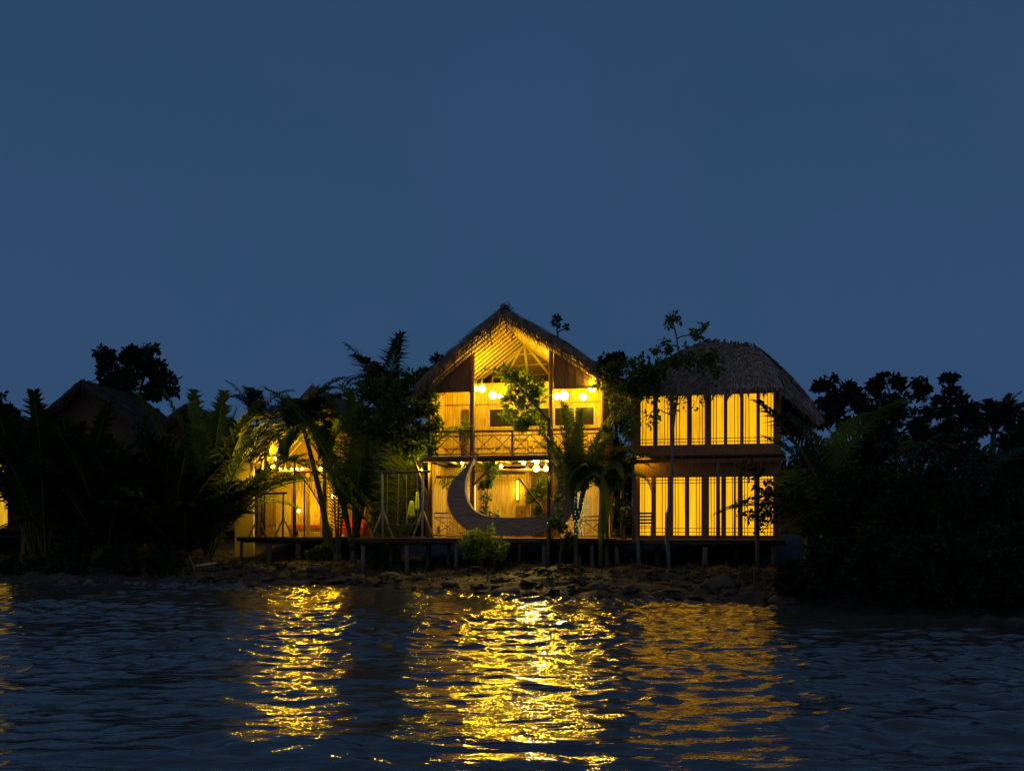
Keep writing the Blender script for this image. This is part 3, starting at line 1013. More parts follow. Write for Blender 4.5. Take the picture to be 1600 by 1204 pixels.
slats(mb, lx(500, ly), lx(512, ly), LZ, lbt, ly, 0.14)
slats(mb, lx(538, ly), lx1, LZ, lbt, ly, 0.14)
mb.box(lx0, lx1, ly - 0.02, ly + 0.06, lbt - 0.22, lbt)
mb.build('front_wall', 'wood', lh)
mb = MB(); slats(mb, lx0 - 0.9, lx1, LZ, lbt, 3.4, 0.12); mb.build('rear_wall', 'bamboo', lh)
for px in (409, 460, 506, 560):
    post(lh, lx(px, 0), 0.0, LZ, lez + 0.1, 0.075, 'dark_wood')
mb = MB(); mb.tube([(lx0, 0.0, LH.z(450, 737)), (lx1, 0.0, LH.z(450, 737))], 0.05, 7); mb.build('header_beam', 'wood', lh, True)
mb = MB()
side_slats(mb, 0.1, 4.6, LZ, lbt, lx1 - 0.05); mb.build('side_wall', 'bamboo', lh)
LD = Frame(400, 37.6, -8)
def ldx(px, y=0.0): return LD.x(px, y)
ldz = LD.z(460, 838.5)
deck('low plank deck with the shorter swing before the gabled bungalow', LD, ldx(369), ldx(557), 0, 6.0,
     [(ldx(421, .2), .2, 0.13), (ldx(466, .2), .2, 0.13), (ldx(525, .2), .2, 0.13), (ldx(377, .2), .2, 0.07), (ldx(552, .2), .2, 0.08)], ldz, 'dark_wood')

pw = thing('plaster_wall', 'plain yellow lit wall panel standing beside the bungalow deck end', 'wall', LH.w((lx(382, 0.6), 0.6, 0)), LH.a)
mb = MB()
wz_a = ground(pw.location.x, pw.location.y) - 0.2
mb.box(-0.46, 0.42, 0, 0.12, wz_a, LH.z(382, 668, 0.6))
mb.build('panel', 'plaster', pw)
mb = MB(); mb.box(-0.5, 0.45, -0.02, 0.14, LH.z(382, 668, 0.6), LH.z(382, 664, 0.6)); mb.build('coping', 'wood', pw)

# bed with red cushions inside the bungalow
bd = thing('daybed', 'low daybed with red blanket inside the gabled bungalow', 'bed', LH.w((lx(486, 2.5), 2.5, LZ)), LH.a)
mb = MB(); mb.box(-0.9, 0.9, -0.5, 0.5, 0.22, 0.34); mb.build('frame', 'wood', bd)
for sx in (-.85, .85):
    for sy in (-.45, .45):
        mb = MB(); mb.box(sx - .04, sx + .04, sy - .04, sy + .04, 0, 0.22); mb.build('leg', 'wood', bd)
mb = MB(); mb.box(-0.88, 0.88, -0.49, 0.48, 0.342, 0.50); mb.build('mattress', 'white_cloth', bd)
mb = MB(); mb.box(-0.90, 0.62, -0.515, 0.50, 0.36, 0.53); mb.build('blanket', 'red_cloth', bd)
bd2 = thing('sofa', 'red cushioned sofa behind palm leaves at the bungalow end', 'sofa', LH.w((lx(545, 1.0), 1.0, LZ)), LH.a)
mb = MB(); mb.box(-0.55, 0.55, -0.3, 0.35, 0.1, 0.4); mb.build('seat', 'red_cloth', bd2)
mb = MB(); mb.box(-0.55, 0.55, 0.352, 0.46, 0.1, 0.85); mb.build('backrest', 'red_cloth', bd2)
for sx in (-.5, .5):
    mb = MB(); mb.box(sx - .04, sx + .04, -0.25, 0.3, 0, 0.098); mb.build('leg', 'wood', bd2)

# ================================================================== swings
def swing(fr_, pxa, pxb, y, zt_px, zdeck, label, seats, beam_over=0.25):
    xa, xb = fr_.x(pxa, y), fr_.x(pxb, y)
    zt = fr_.z(pxa, zt_px, y)
    t = thing('bamboo_swing', label, 'swing', fr_.w(((xa + xb) / 2, y, zdeck)), fr_.a)
    h = zt - zdeck; w = (xb - xa) / 2
    for s in (-1, 1):
        mb = MB(); mb.tube([(s * w - 0.03 * s, 0, 0), (s * w, 0, h)], 0.045, 7); mb.build('post', 'bamboo_pole', t, True)
        for dx, dy in ((-0.38, 0.0), (0.36, 0.12)):
            mb = MB(); mb.tube([(s * w + dx, dy, 0), (s * w - 0.02 * s, dy * 0.3, h * 0.42)], 0.033, 6); mb.build('brace', 'bamboo_pole', t, True)
    mb = MB(); mb.tube([(-w - beam_over, 0, h), (0, 0, h - 0.02), (w + beam_over, 0, h)], 0.05, 7); mb.build('beam', 'wood', t, True)
    for (sx, tilt) in seats:
        mb = MB(); mb.box(sx - 0.24, sx + 0.24, -0.13, 0.13, 0.46, 0.50)
        st = mb.build('seat', 'wood', t)
        mb = MB()
        for dx in (-0.2, 0.2):
            mb.tube([(sx + dx, 0, 0.5), (sx + dx + tilt, 0, h)], 0.014, 5)
        mb.build('rope', 'rope', st)
swing(LD, 402, 443, 0.25, 770, ldz, 'shorter bamboo swing standing on the bungalow deck', [(-0.05, 0.0)], 0.15)
swing(MH, 597, 661, -0.85, 737, DZ, 'tall bamboo swing with two rope seats beside the crescent moon frame', [(-0.38, 0.04), (0.36, -0.03)])
# pergola rail behind the small swing
pg = thing('bamboo_rail_frame', 'pole goalpost frame spanning the bungalow deck above the shorter swing', 'frame', LD.w((ldx(440, .8), .8, ldz)), LD.a)
for s in (-1.0, 1.02):
    mb = MB(); mb.tube([(s, 0, 0), (s, 0, LD.z(440, 747, .8) - ldz)], 0.04, 7); mb.build('post', 'bamboo_pole', pg, True)
mb = MB(); mb.tube([(-1.05, 0, LD.z(440, 748, .8) - ldz), (1.1, 0, LD.z(440, 746, .8) - ldz)], 0.045, 7); mb.build('beam', 'wood', pg, True)

# hanging lime garments between the swing ropes
def garment(px, py0, py1, w, label):
    y = 0.2
    p = MH.w(MH.p(px, py0, y))
    h = (py1 - py0) * p.y / F
    o = thing('hanging_garment', label, 'clothing', p, MH.a)
    mb = MB()
    n = 9
    for r_ in range(7):
        t = r_ / 6
        ww = w * (0.35 + 0.65 * t ** 0.7)
        for c_ in range(n):
            u = c_ / (n - 1) * 2 - 1
            mb.v.append((u * ww, 0.05 * math.sin(u * 9 + t * 2) * (0.4 + t), -h * t - 0.03 * math.cos(u * 5) * t))
    for r_ in range(6):
        for c_ in range(n - 1):
            a_ = r_ * n + c_
            mb.f.append((a_, a_ + 1, a_ + n + 1, a_ + n))
    g = mb.build('cloth', 'lime_cloth', o, True)
    so = g.modifiers.new('thickness', 'SOLIDIFY'); so.thickness = 0.012
    mb = MB(); mb.tube([(0, 0, 0.0), (0, 0, 0.12), (0, 0, 0.9)], 0.012, 5); mb.build('hanger', 'metal', o)
garment(643, 782, 808, 0.16, 'wider lime yellow garment hanging behind the tall swing')
garment(652, 768, 797, 0.09, 'narrow lime yellow garment hanging highest behind the tall swing')

# ================================================================== chairs and tables
def chair(label, fr_, px, y, zf, rz):
    p = fr_.w((fr_.x(px, y), y, zf))
    t = thing('bamboo_chair', label, 'chair', p, fr_.a + rz)
    mb = MB()
    for q in range(4): mb.box(-0.22, 0.22, -0.22 + q * .112, -0.12 + q * .112, 0.42, 0.45)
    mb.build('seat', 'bamboo_pole', t)
    mb = MB()
    for q in range(3): mb.box(-0.2, 0.2, 0.215, 0.235, 0.55 + q * .13, 0.64 + q * .13)
    mb.build('backrest', 'bamboo_pole', t)
    for sx in (-.2, .2):
        for sy, hh in ((-.2, .42), (.2, .95)):
            mb = MB(); mb.tube([(sx, sy, 0), (sx, sy + (0.03 if hh > .5 else 0), hh)], 0.022, 6); mb.build('leg', 'bamboo_pole', t, True)
    return t
chair('bamboo chair under the balcony next to the horn of the crescent moon', MH, 694, 1.2, DZ, 0.5)
chair('bamboo chair on the balcony beneath the dark window, nearer the slim middle post', MH, 785, 1.1, UZ, -0.6)
chair('bamboo chair on the balcony behind the leafy sapling, nearer the thin trunk', MH, 838, 1.1, UZ, 0.6)
def table(label, fr_, px, y, zf, h=0.68, w=0.32):
    t = thing('low_table', label, 'table', fr_.w((fr_.x(px, y), y, zf)), fr_.a)
    mb = MB(); mb.box(-w, w, -w, w, h - 0.04, h); mb.build('top', 'bamboo_pole', t)
    for sx in (-1, 1):
        for sy in (-1, 1):
            mb = MB(); mb.tube([(sx * (w - .05), sy * (w - .05), 0), (sx * (w - .05), sy * (w - .05), h - .04)], 0.025, 6); mb.build('leg', 'bamboo_pole', t, True)
table('square bamboo table between the two balcony chairs', MH, 812, 1.0, UZ)

# ================================================================== lamps
LAMPC = (1.0, 0.585, 0.010)
GL = MB(); GL.ball((0, 0, 0), 0.105, 12, 8)
SK = MB(); SK.tube([(0, 0, 0.09), (0, 0, 0.19)], [0.035, 0.03], 7)
CD = MB(); CD.tube([(0, 0, 0.19), (0.0, 0, 0.55)], 0.009, 5)
bulb0 = None
def bulb(p, label, group, watts, scale=1.0):
    global bulb0
    if bulb0 is None:
        t = thing('pendant_bulb', label, 'lamp', p, 0, group)
        GL.build('globe', 'bulb', t, True); SK.build('socket', 'metal', t, True); CD.build('cord', 'metal', t)
        bulb0 = t
    else:
        t = copy_tree(bulb0)
        t.location = p; t['label'] = label; t['group'] = group
    t.scale = (scale,) * 3
    for c in [x for x in COL.objects if x.parent is t and x.type == 'LIGHT']:
        bpy.data.objects.remove(c)
    if watts:
        ld = bpy.data.lights.new('bulb_light', 'POINT')
        ld.energy = watts; ld.color = LAMPC; ld.shadow_soft_size = 0.08
        lo = bpy.data.objects.new('bulb_light', ld)
        link(lo, t); lo.location = (0, -0.17, 0.10)
    return t
G1, G2, G3 = 'globe bulbs strung under the gable of the thatched house', 'small bulbs under the balcony of the thatched house', 'bulbs along the front beam of the bungalow'
KW = 1.2
for px, py, y, w, s, lab in (
    (744, 607, 0.5, 60, .8, 'globe bulb half hidden by the tall gable post of the thatched house'),
    (753, 607.5, 0.7, 90, 1.25, 'globe bulb just right of the tall gable post over the balcony'),
    (770, 617, 0.9, 110, 1.35, 'globe bulb over the balcony above the corner of the dark window'),
    (782, 619, 1.0, 80, .9, 'globe bulb over the balcony touching the leaves of the lit sapling'),
    (869, 619, 0.8, 90, 1.1, 'globe bulb close beside the slim trunk in the narrow gable bay'),
    (881, 618, 0.6, 130, 1.6, 'largest brightest globe bulb in the narrow gable bay'),
    (911, 620, 0.8, 90, 1.25, 'globe bulb hanging lowest above the palm in the narrow gable bay'),
    (924.5, 606, 0.25, 100, 1.3, 'globe bulb at the outer top corner of the narrow gable bay')):
    bulb(MH.w(MH.p(px, py, y)), lab, G1, w * KW, s)
for px, py, y, w, s, lab in (
    (659, 734, -0.25, 75, .35, 'pinprick bulb beside the trunk of the forked leafy tree'),
    (722, 723, 1.4, 60, .5, 'tiny bulb under the balcony behind the tip of the crescent moon'),
    (783, 728, 1.6, 70, .6, 'tiny bulb under the balcony beside the potted climber'),
    (818, 723, 1.5, 70, .7, 'bulb under the balcony at the top of the door post'),
    (838, 731.5, 0.8, 200, 1.1, 'brightest bulb under the balcony above the opening of the moon'),
    (839, 721, 1.2, 60, .8, 'bulb directly over the brightest one under the balcony'),
    (853, 732, 0.8, 80, .85, 'bulb under the balcony tight against the slim tree trunk'),
    (912, 735, 0.6, 60, .75, 'bulb under the balcony shining through palm fronds')):
    bulb(MH.w(MH.p(px, py, y)), lab, G2, w * KW, s)
    if px == 838:                                # one cooler, nearly white lamp
        for c in [x for x in COL.objects if x.type == 'LIGHT' and x.parent and x.parent['label'] == lab]: c.data.color = (1.0, 0.76, 0.38)
for px, py, y, w, s, lab in (
    (430, 716, 0.35, 70, 1.0, 'topmost bulb of the bungalow lights under its eave'),
    (427, 729, 0.3, 60, 1.2, 'bulb at the bend of the bungalow lights'),
    (438, 732, 0.3, 0, .65, 'first small bulb along the beam from the bend'),
    (446, 732, 0.3, 60, .65, 'second small bulb along the beam from the bend'),
    (456, 732, 0.3, 0, .65, 'third small bulb along the beam from the bend'),
    (464, 732, 0.3, 60, .65, 'fourth small bulb along the beam, beside the palm stem'),
    (472, 732, 0.3, 0, .65, 'fifth small bulb along the beam, touching the palm stem'),
    (501, 732, 0.3, 70, .8, 'bulb between two palms on the bungalow beam'),
    (523, 731.5, 0.3, 60, .7, 'last bulb of the bungalow beam, among dark fronds')):
    bulb(LH.w(LH.p(px, py, y)), lab, G3, w * KW * 2.0, s * 0.8)
bulb(LH.w(LH.p(467, 798, 2.7)), 'bulb glowing low inside the bungalow above the red daybed', G3, 70, 0.7)
bulb(LH.w(LH.p(520, 775, 2.5)), 'bulb glowing inside the bungalow behind dotted palm leaves', G3, 70, 0.7)
for px, lab in ((997, 'tiny lamp tucked under the window house ledge behind the thin viny tree'), (1011, 'tiny lamp under the window house ledge above the first lower window')):
    bulb(RH.w(RH.p(px, 721, -0.30)), lab, 'tiny lamps under the window house ledge', 9, 0.25)
# wall lamp on the lower wall
wlamp = thing('wall_lamp', 'tall glowing wall lamp beside the cabinet of the lower room', 'lamp', MH.w((mx(808, YL + .45), YL + .52, MH.z(808, 782, YL + .45))), MH.a)
mb = MB(); mb.tube([(0, 0, 0.05), (0, 0, 0.78)], 0.035, 8); mb.build('tube', 'tube_glow', wlamp)
mb = MB(); mb.box(-0.05, 0.05, 0.03, 0.075, -0.02, 0.86); mb.build('back_plate', 'wood', wlamp)
ld = bpy.data.lights.new('wall_lamp_light', 'POINT'); ld.energy = 12; ld.color = LAMPC; ld.shadow_soft_size = 0.1
lo = link(bpy.data.objects.new('wall_lamp_light', ld), wlamp); lo.location = (0, -0.2, 0.4)
# light strip on the inner face behind the moon
ws = thing('corner_lamp', 'upright glowing strip lamp in the corner behind the horn of the moon', 'lamp', MH.w((mx(741, YL - .3), YL - .25, MH.z(741, 800, YL - .3))), MH.a)
mb = MB(); mb.tube([(0, 0, 0), (0, 0, 1.05)], 0.04, 8); mb.build('tube', 'tube_glow', ws)
mb = MB(); mb.tube([(0, 0, -0.3), (0, 0, -0.001)], 0.06, 8); mb.build('base', 'metal', ws)
ld = bpy.data.lights.new('corner_lamp_light', 'POINT'); ld.energy = 18; ld.color = LAMPC; ld.shadow_soft_size = 0.1
lo = link(bpy.data.objects.new('corner_lamp_light', ld), ws); lo.location = (0, -0.2, 0.5)

# ================================================================== plants
def leaf_cloud(centers, radii, per, size, seed, flat=0.75):
    """Leaves (folded diamonds) scattered in clumps; returns vertex and triangle arrays."""
    g = np.random.default_rng(seed)
    Vs, Ts, k = [], [], 0
    for c, r, n in zip(centers, radii, per):
        d = g.normal(size=(n, 3)); d /= np.linalg.norm(d, axis=1)[:, None] + 1e-9
        rad = r * g.uniform(0.25, 1.0, n) ** 0.6
        p = np.array(c)[None] + d * rad[:, None] * np.array([1, 1, flat])
        ax = g.normal(size=(n, 3)) + np.array([0, 0, -0.35]) + d * 0.6
        ax /= np.linalg.norm(ax, axis=1)[:, None] + 1e-9
        q = g.normal(size=(n, 3)); sd = np.cross(ax, q); sd /= np.linalg.norm(sd, axis=1)[:, None] + 1e-9
        nr = np.cross(ax, sd)
        L = size * g.uniform(0.6, 1.35, n)[:, None]
        a0 = p
        a1 = p + ax * L * 0.5 + sd * L * 0.26 + nr * L * 0.07
        a2 = p + ax * L
        a3 = p + ax * L * 0.5 - sd * L * 0.26 + nr * L * 0.07
        Vs.append(np.stack([a0, a1, a2, a3], 1).reshape(-1, 3))
        b = k + 4 * np.arange(n)
        Ts.append(np.stack([b, b + 1, b + 2], 1)); Ts.append(np.stack([b, b + 2, b + 3], 1))
        k += 4 * n
    return np.concatenate(Vs), np.concatenate(Ts)

def limb(mb, a, b, r0, r1, wob, rnd, n=5):
    a, b = Vector(a), Vector(b)
    L = (b - a).length
    pts, rs = [], []
    for q in range(n + 1):
        t = q / n
        p = a.lerp(b, t)
        if 0 < q < n:
            p += Vector((rnd.gauss(0, wob), rnd.gauss(0, wob), rnd.gauss(0, wob * 0.5))) * L
        p.z += 0.06 * L * math.sin(math.pi * t)
        pts.append(p); rs.append(r0 + (r1 - r0) * t)
    mb.tube(pts, rs, 6)

def tree(name, label, cat, trunk, blobs, mat='leaf', bark='bark', leaf=0.2, r=0.09, dens=1.0, seed=0, group=None, root=None):
    """trunk: photo/place path [(px,py,d),...] from the foot up; blobs: (px,py,d,rw_px,rh_px,n clumps,leaves per clump)."""
    rnd = random.Random(seed)
    pts = [at(*p) for p in trunk]
    if root is None:
        g = ground(pts[0].x, pts[0].y)
        pts[0].z = g - 0.1
    t = thing(name, label, cat, pts[0] + Vector((0, 0, 0.1)) if root is None else pts[0], 0, group)
    o = t.location.copy()
    pts = [p - o for p in pts]
    fine = []
    for q in range(len(pts) - 1):
        for s in range(3):
            p = pts[q].lerp(pts[q + 1], s / 3)
            if q + s: p = p + Vector((rnd.gauss(0, r * 0.35), rnd.gauss(0, r * 0.35), 0))
            fine.append(p)
    fine.append(pts[-1])
    rs = [max(0.012, r * (1.15 - 0.75 * q / (len(fine) - 1))) for q in range(len(fine))]
    mb = MB(); mb.tube(fine, rs, 8)
    cs, rr, per = [], [], []
    for (px, py, d, rw, rh, nc, nl) in blobs:
        c = at(px, py, d) - o
        k = d / F
        near = min(fine, key=lambda p: (p - c).length + (0.6 * max(0, p.z - c.z)))
        limb(mb, near, c, r * 0.45, r * 0.2, 0.05, rnd)
        for _ in range(nc):
            th, ph = rnd.uniform(0, 2 * math.pi), math.acos(rnd.uniform(-1, 1))
            q = rnd.uniform(0.35, 1.0) ** 0.5
            v = Vector((math.cos(th) * math.sin(ph) * rw * k, math.sin(th) * math.sin(ph) * rw * k * 0.8, math.cos(ph) * rh * k)) * q
            cc = c + v
            limb(mb, c.lerp(cc, 0.05), cc, r * 0.16, 0.008, 0.05, rnd, 3)
            cs.append(tuple(cc)); rr.append(min(rw, rh) * k * rnd.uniform(0.28, 0.5)); per.append(max(5, int(nl * dens * rnd.uniform(0.6, 1.3))))
    mb.build('trunk', bark, t, True)
    Vv, Tt = leaf_cloud(cs, rr, per, leaf, seed + 100)
    np_mesh('crown', Vv, Tt, mat, t)
    return t

def frond_arrays(base, az, el, L, droop, rnd, leaflet=0.7, n=34, pet=0.25, twist=0.0, w=0.035, fold=0.5):
    """One pinnate palm frond: returns rachis points and leaflet arrays."""
    pts = [Vector(base)]
    d_el = el
    st = 16
    for q in range(st):
        t = q / st
        d_el -= droop / st * (0.4 + 1.4 * t)
        pts.append(pts[-1] + Vector((math.cos(az) * math.cos(d_el), math.sin(az) * math.cos(d_el), math.sin(d_el))) * (L / st))
    Vs, Ts, k = [], [], 0
    for q in range(n):
        t = pet + (1 - pet) * (q + 0.5) / n
        f_ = t * st; i_ = min(int(f_), st - 1)
        p = pts[i_].lerp(pts[i_ + 1], f_ - i_)
        tan = (pts[i_ + 1] - pts[i_]).normalized()
        up = Vector((0, 0, 1))
        s0 = tan.cross(up)
        s0 = s0.normalized() if s0.length > 0.05 else Vector((-math.sin(az), math.cos(az), 0))
        nn = s0.cross(tan).normalized()
        tt = (t - pet) / (1 - pet)
        ll = leaflet * (0.55 + 0.9 * math.sin(math.pi * min(1, 0.12 + tt * 0.86)) ** 0.8) * (1 - 0.35 * tt) * rnd.uniform(0.85, 1.12)
        for sg in (-1, 1):
            dr = (tan * (0.55 + 0.75 * tt) + s0 * sg * (1.0 - 0.3 * tt) + nn * (fold * rnd.uniform(0.3, 1.0)))
            dr = dr.normalized()
            p1 = p + dr * ll * 0.5
            p2 = p1 + (dr + Vector((0, 0, -rnd.uniform(0.35, 1.0)))).normalized() * ll * 0.5
            ww = dr.cross(nn).normalized() * w * rnd.uniform(0.8, 1.2)
            Vs += [p - ww * 0.5, p + ww * 0.5, p1 + ww, p1 - ww, p2]
            Ts += [(k, k + 1, k + 2), (k, k + 2, k + 3), (k + 3, k + 2, k + 4)]
            k += 5
    return pts, Vs, Ts

def palm(name, label, px, d, h, fronds, L, mat='palm', trunk_r=0.0, el=(55, 88), droop=(0.5, 1.3), leaflet=0.7, seed=0, az=None, base_py=None, n=34, pet=0.25, group=None, cat='palm', lean=(0, 0), w=0.035, loc=None):
    """h: height of the growing point above the ground (0 for a stemless palm)."""
    rnd = random.Random(seed)
    x = (px - 800) * d / F
    gz = ground(x, d) if loc is None else loc
    t = thing(name, label, cat, (x, d, gz), 0, group)
    top = Vector((lean[0], lean[1], h))
    mb = MB()
    if h > 0.3:
        mid = Vector((lean[0] * 0.35, lean[1] * 0.35, h * 0.5))
        r_ = trunk_r or 0.11
        pts, rs = [], []
        for q in range(13):
            u = q / 12
            p = (Vector((0, 0, -0.15)).lerp(mid, u)).lerp(mid.lerp(top, u), u)
            pts.append(p); rs.append(r_ * (1.25 - 0.5 * u) * (1.06 if q % 2 else 0.96))
        mb.tube(pts, rs, 9)
    else:
        mb.tube([(0, 0, -0.15), (0, 0, 0.12), (0, 0, 0.3)], [0.22, 0.2, 0.08], 9)
    Vs, Ts, k = [], [], 0
    for q in range(fronds):
        a_ = (az[0] + (az[1] - az[0]) * rnd.random()) if az else 2 * math.pi * (q * 0.381966 + rnd.uniform(-.05, .05))
        e_ = R(rnd.uniform(*el))
        b_ = top + Vector((math.cos(a_), math.sin(a_), 0)) * 0.08
        LL = L * rnd.uniform(0.75, 1.1)
        pts, v_, t_ = frond_arrays(b_, a_, e_, LL, rnd.uniform(*droop), rnd, leaflet, n, pet, 0, w)
        mb.tube(pts, [0.035 * (1 - 0.85 * i / (len(pts) - 1)) * (L / 4) ** 0.5 + 0.004 for i in range(len(pts))], 5)
        Vs += v_; Ts += [(a + k, b + k, c + k) for a, b, c in t_]; k += len(v_)
    mb.build('trunk', 'palm_stem', t, True)
    np_mesh('crown', [tuple(v) for v in Vs], Ts, mat, t)
    return t

# --- palms, from the upstream side to the downstream side
PG = 'nipa palms massed on the dark bank upstream of the bungalow'
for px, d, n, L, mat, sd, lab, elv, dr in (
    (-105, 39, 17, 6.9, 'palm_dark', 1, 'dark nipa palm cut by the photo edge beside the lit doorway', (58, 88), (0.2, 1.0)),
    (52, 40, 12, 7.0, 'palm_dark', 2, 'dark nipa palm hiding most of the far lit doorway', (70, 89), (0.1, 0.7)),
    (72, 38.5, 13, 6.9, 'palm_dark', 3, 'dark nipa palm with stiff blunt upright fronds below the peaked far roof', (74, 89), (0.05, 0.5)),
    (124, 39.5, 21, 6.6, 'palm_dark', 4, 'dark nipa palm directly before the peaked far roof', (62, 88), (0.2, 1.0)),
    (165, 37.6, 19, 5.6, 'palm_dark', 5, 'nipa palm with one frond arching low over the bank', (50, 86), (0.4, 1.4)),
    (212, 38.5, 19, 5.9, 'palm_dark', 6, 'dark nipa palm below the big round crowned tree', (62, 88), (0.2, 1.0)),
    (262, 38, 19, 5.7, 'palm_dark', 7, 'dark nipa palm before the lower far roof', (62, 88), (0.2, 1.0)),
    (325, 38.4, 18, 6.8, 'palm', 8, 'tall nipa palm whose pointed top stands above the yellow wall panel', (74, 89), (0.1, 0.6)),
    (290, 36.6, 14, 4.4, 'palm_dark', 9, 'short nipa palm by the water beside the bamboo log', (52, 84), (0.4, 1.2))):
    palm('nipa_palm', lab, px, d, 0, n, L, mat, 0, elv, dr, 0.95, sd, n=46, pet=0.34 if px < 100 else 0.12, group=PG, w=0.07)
palm('nipa_palm', 'bright yellow green nipa palm arching before the yellow wall panel', 322, 36.6, 0, 8, 6.6, 'palm_lit', 0, (68, 84), (0.75, 1.5), 1.0, 22, az=(R(-35), R(40)), n=46, pet=0.2, w=0.05)
palm('coconut_palm', 'leaning palm with dark drooping fronds before the bungalow gable', 520, 36.6, 5.6, 19, 2.5, 'palm_mid', 0.11, (-10, 80), (0.8, 2.2), 0.75, 23, n=42, pet=0.05, lean=(-1.25, 0.1), w=0.05)
palm('nipa_palm', 'bright green arching fronds close under the bungalow gable peak', 508, 37.2, 4.2, 4, 2.6, 'palm_lit', 0.06, (60, 86), (0.7, 1.8), 0.6, 35, n=34, pet=0.15, w=0.035)
palm('nipa_palm', 'dense dark palm column between the bungalow and the tall swing', 552, 35.6, 0.5, 16, 7.3, 'palm', 0.13, (77, 89), (0.25, 1.2), 0.7, 24, n=44, pet=0.28, w=0.04)
palm('nipa_palm', 'slender palm with dotted light through it beside the bungalow sofa', 527, 36.0, 0, 5, 6.0, 'palm', 0, (76, 89), (0.3, 1.0), 0.5, 25, n=34, pet=0.2, w=0.022)
palm('coconut_palm', 'tall feathery palm rising above the tree beside the thatched house', 604, 36.0, 6.4, 12, 2.8, 'palm_dark', 0.1, (35, 88), (0.4, 1.5), 0.7, 26, n=34, pet=0.12)
palm('nipa_palm', 'palm with broad olive fronds behind the tall swing', 612, 34.6, 0, 15, 6.6, 'palm_lit', 0, (66, 88), (0.5, 1.4), 0.85, 27, n=44, pet=0.15, w=0.05)
palm('coconut_palm', 'small palm crown far behind the yellow wall panel', 402, 50, 6.4, 14, 2.6, 'palm_dark', 0.1, (10, 85), (0.5, 1.6), 0.6, 28, n=26, pet=0.1)
palm('coconut_palm', 'palm wrapped in tiny lights beside the far horn of the moon', 900, 30.2, 1.7, 12, 3.9, 'palm_mid', 0.08, (72, 89), (0.1, 1.1), 0.5, 29, n=40, pet=0.28, w=0.026)
palm('areca_palm', 'leafy palm clump with hanging fronds between the two big houses', 948, 30.4, 2.4, 14, 2.6, 'palm_mid', 0.08, (62, 89), (1.4, 3.0), 0.5, 30, n=40, pet=0.1, w=0.03)
palm('nipa_palm', 'palm with long drooping fronds at the outer corner of the window house', 1262, 27.0, 0.4, 16, 5.8, 'palm', 0.16, (66, 88), (0.9, 2.0), 0.8, 31, az=(R(-75), R(95)), n=46, pet=0.12, w=0.05)
palm('nipa_palm', 'dark palm just downstream of the window house roof', 1335, 25.6, 0, 16, 5.6, 'palm_dark', 0, (56, 88), (0.6, 1.8), 0.85, 32, n=40, pet=0.12, w=0.05)
palm('nipa_palm', 'dark palm below the two black tree crowns downstream', 1440, 24.4, 0, 14, 4.8, 'palm_dark', 0, (50, 86), (0.6, 1.8), 0.8, 33, n=40, pet=0.12, w=0.05)
palm('fan_palm', 'spiky palm top standing against the sky downstream', 1552, 34, 3.9, 17, 2.0, 'palm_dark', 0.13, (15, 88), (0.1, 0.7), 0.42, 34, n=26, pet=0.25)

# --- broadleaf trees
tree('shade_tree', 'big round crowned black tree behind the far roofs', 'tree', [(215, 850, 52), (212, 720, 52), (208, 640, 52)],
     [(185, 570, 52, 36, 26, 12, 110), (225, 565, 52, 30, 24, 12, 110), (205, 610, 52, 50, 34, 18, 110), (250, 605, 52, 26, 26, 8, 90), (205, 655, 52, 55, 25, 12, 100)], 'leaf_dark', 'bark', 0.34, 0.2, 1.0, 41)
tree('shade_tree', 'black tree crown at the upstream photo edge', 'tree', [(-6, 850, 50), (-4, 720, 50), (-2, 660, 50)],
     [(-8, 640, 50, 36, 34, 14, 100), (14, 660, 50, 22, 22, 8, 80)], 'leaf_dark', 'bark', 0.32, 0.16, 1.0, 42)
tree('shade_tree', 'forked leafy tree between the tall swing and the thatched house', 'tree', [(668, 842, 32.0), (667, 800, 32.0), (665, 765, 32.0), (652, 735, 32.0), (640, 690, 32.0)],
     [(625, 640, 32.0, 40, 34, 18, 60), (660, 620, 31.9, 30, 30, 14, 60), (600, 660, 32.2, 32, 30, 14, 55), (655, 680, 32, 28, 32, 14, 55), (585, 615, 32.4, 28, 22, 11, 50), (575, 660, 32.6, 24, 26, 9, 44), (600, 600, 32.4, 26, 16, 9, 44), (650, 592, 32.0, 22, 14, 8, 44), (620, 700, 32.2, 38, 28, 12, 45), (676, 655, 31.8, 16, 28, 8, 40)],
     'leaf', 'bark', 0.19, 0.085, 1.0, 43)
tree('sapling', 'sapling with bright green lit crown before the open gable', 'tree', [(858, 886, 30.2), (857, 800, 30.2), (858, 720, 30.2), (857, 655, 30.2), (842, 638, 30.2), (820, 612, 30.2), (800, 594, 30.2)],
     [(822, 606, 31.1, 29, 28, 20, 34), (812, 652, 31.2, 27, 17, 16, 34), (838, 622, 31.0, 15, 22, 9, 28), (786, 580, 30.8, 30, 10, 12, 10), (850, 660, 30.6, 10, 14, 4, 14), (800, 625, 31.2, 18, 14, 8, 24)],
     'leaf_lit', 'bark', 0.19, 0.06, 1.0, 44)
tree('shade_tree', 'viny thin tree filling the gap between the two big houses', 'tree', [(1000, 884, 29.8), (994, 820, 29.8), (988, 740, 29.9), (986, 660, 30), (985, 610, 30)],
     [(985, 585, 30, 38, 30, 18, 40), (958, 572, 30.2, 22, 20, 8, 34), (1008, 600, 30, 26, 24, 12, 36), (972, 640, 30, 24, 30, 9, 26), (975, 690, 30, 24, 22, 6, 24), (972, 740, 30.1, 15, 34, 9, 24), (968, 800, 30.1, 13, 34, 8, 22), (952, 600, 30.3, 18, 22, 6, 30), (955, 650, 30.2, 14, 26, 5, 24)],
     'leaf', 'pale_bark', 0.17, 0.065, 1.0, 45)
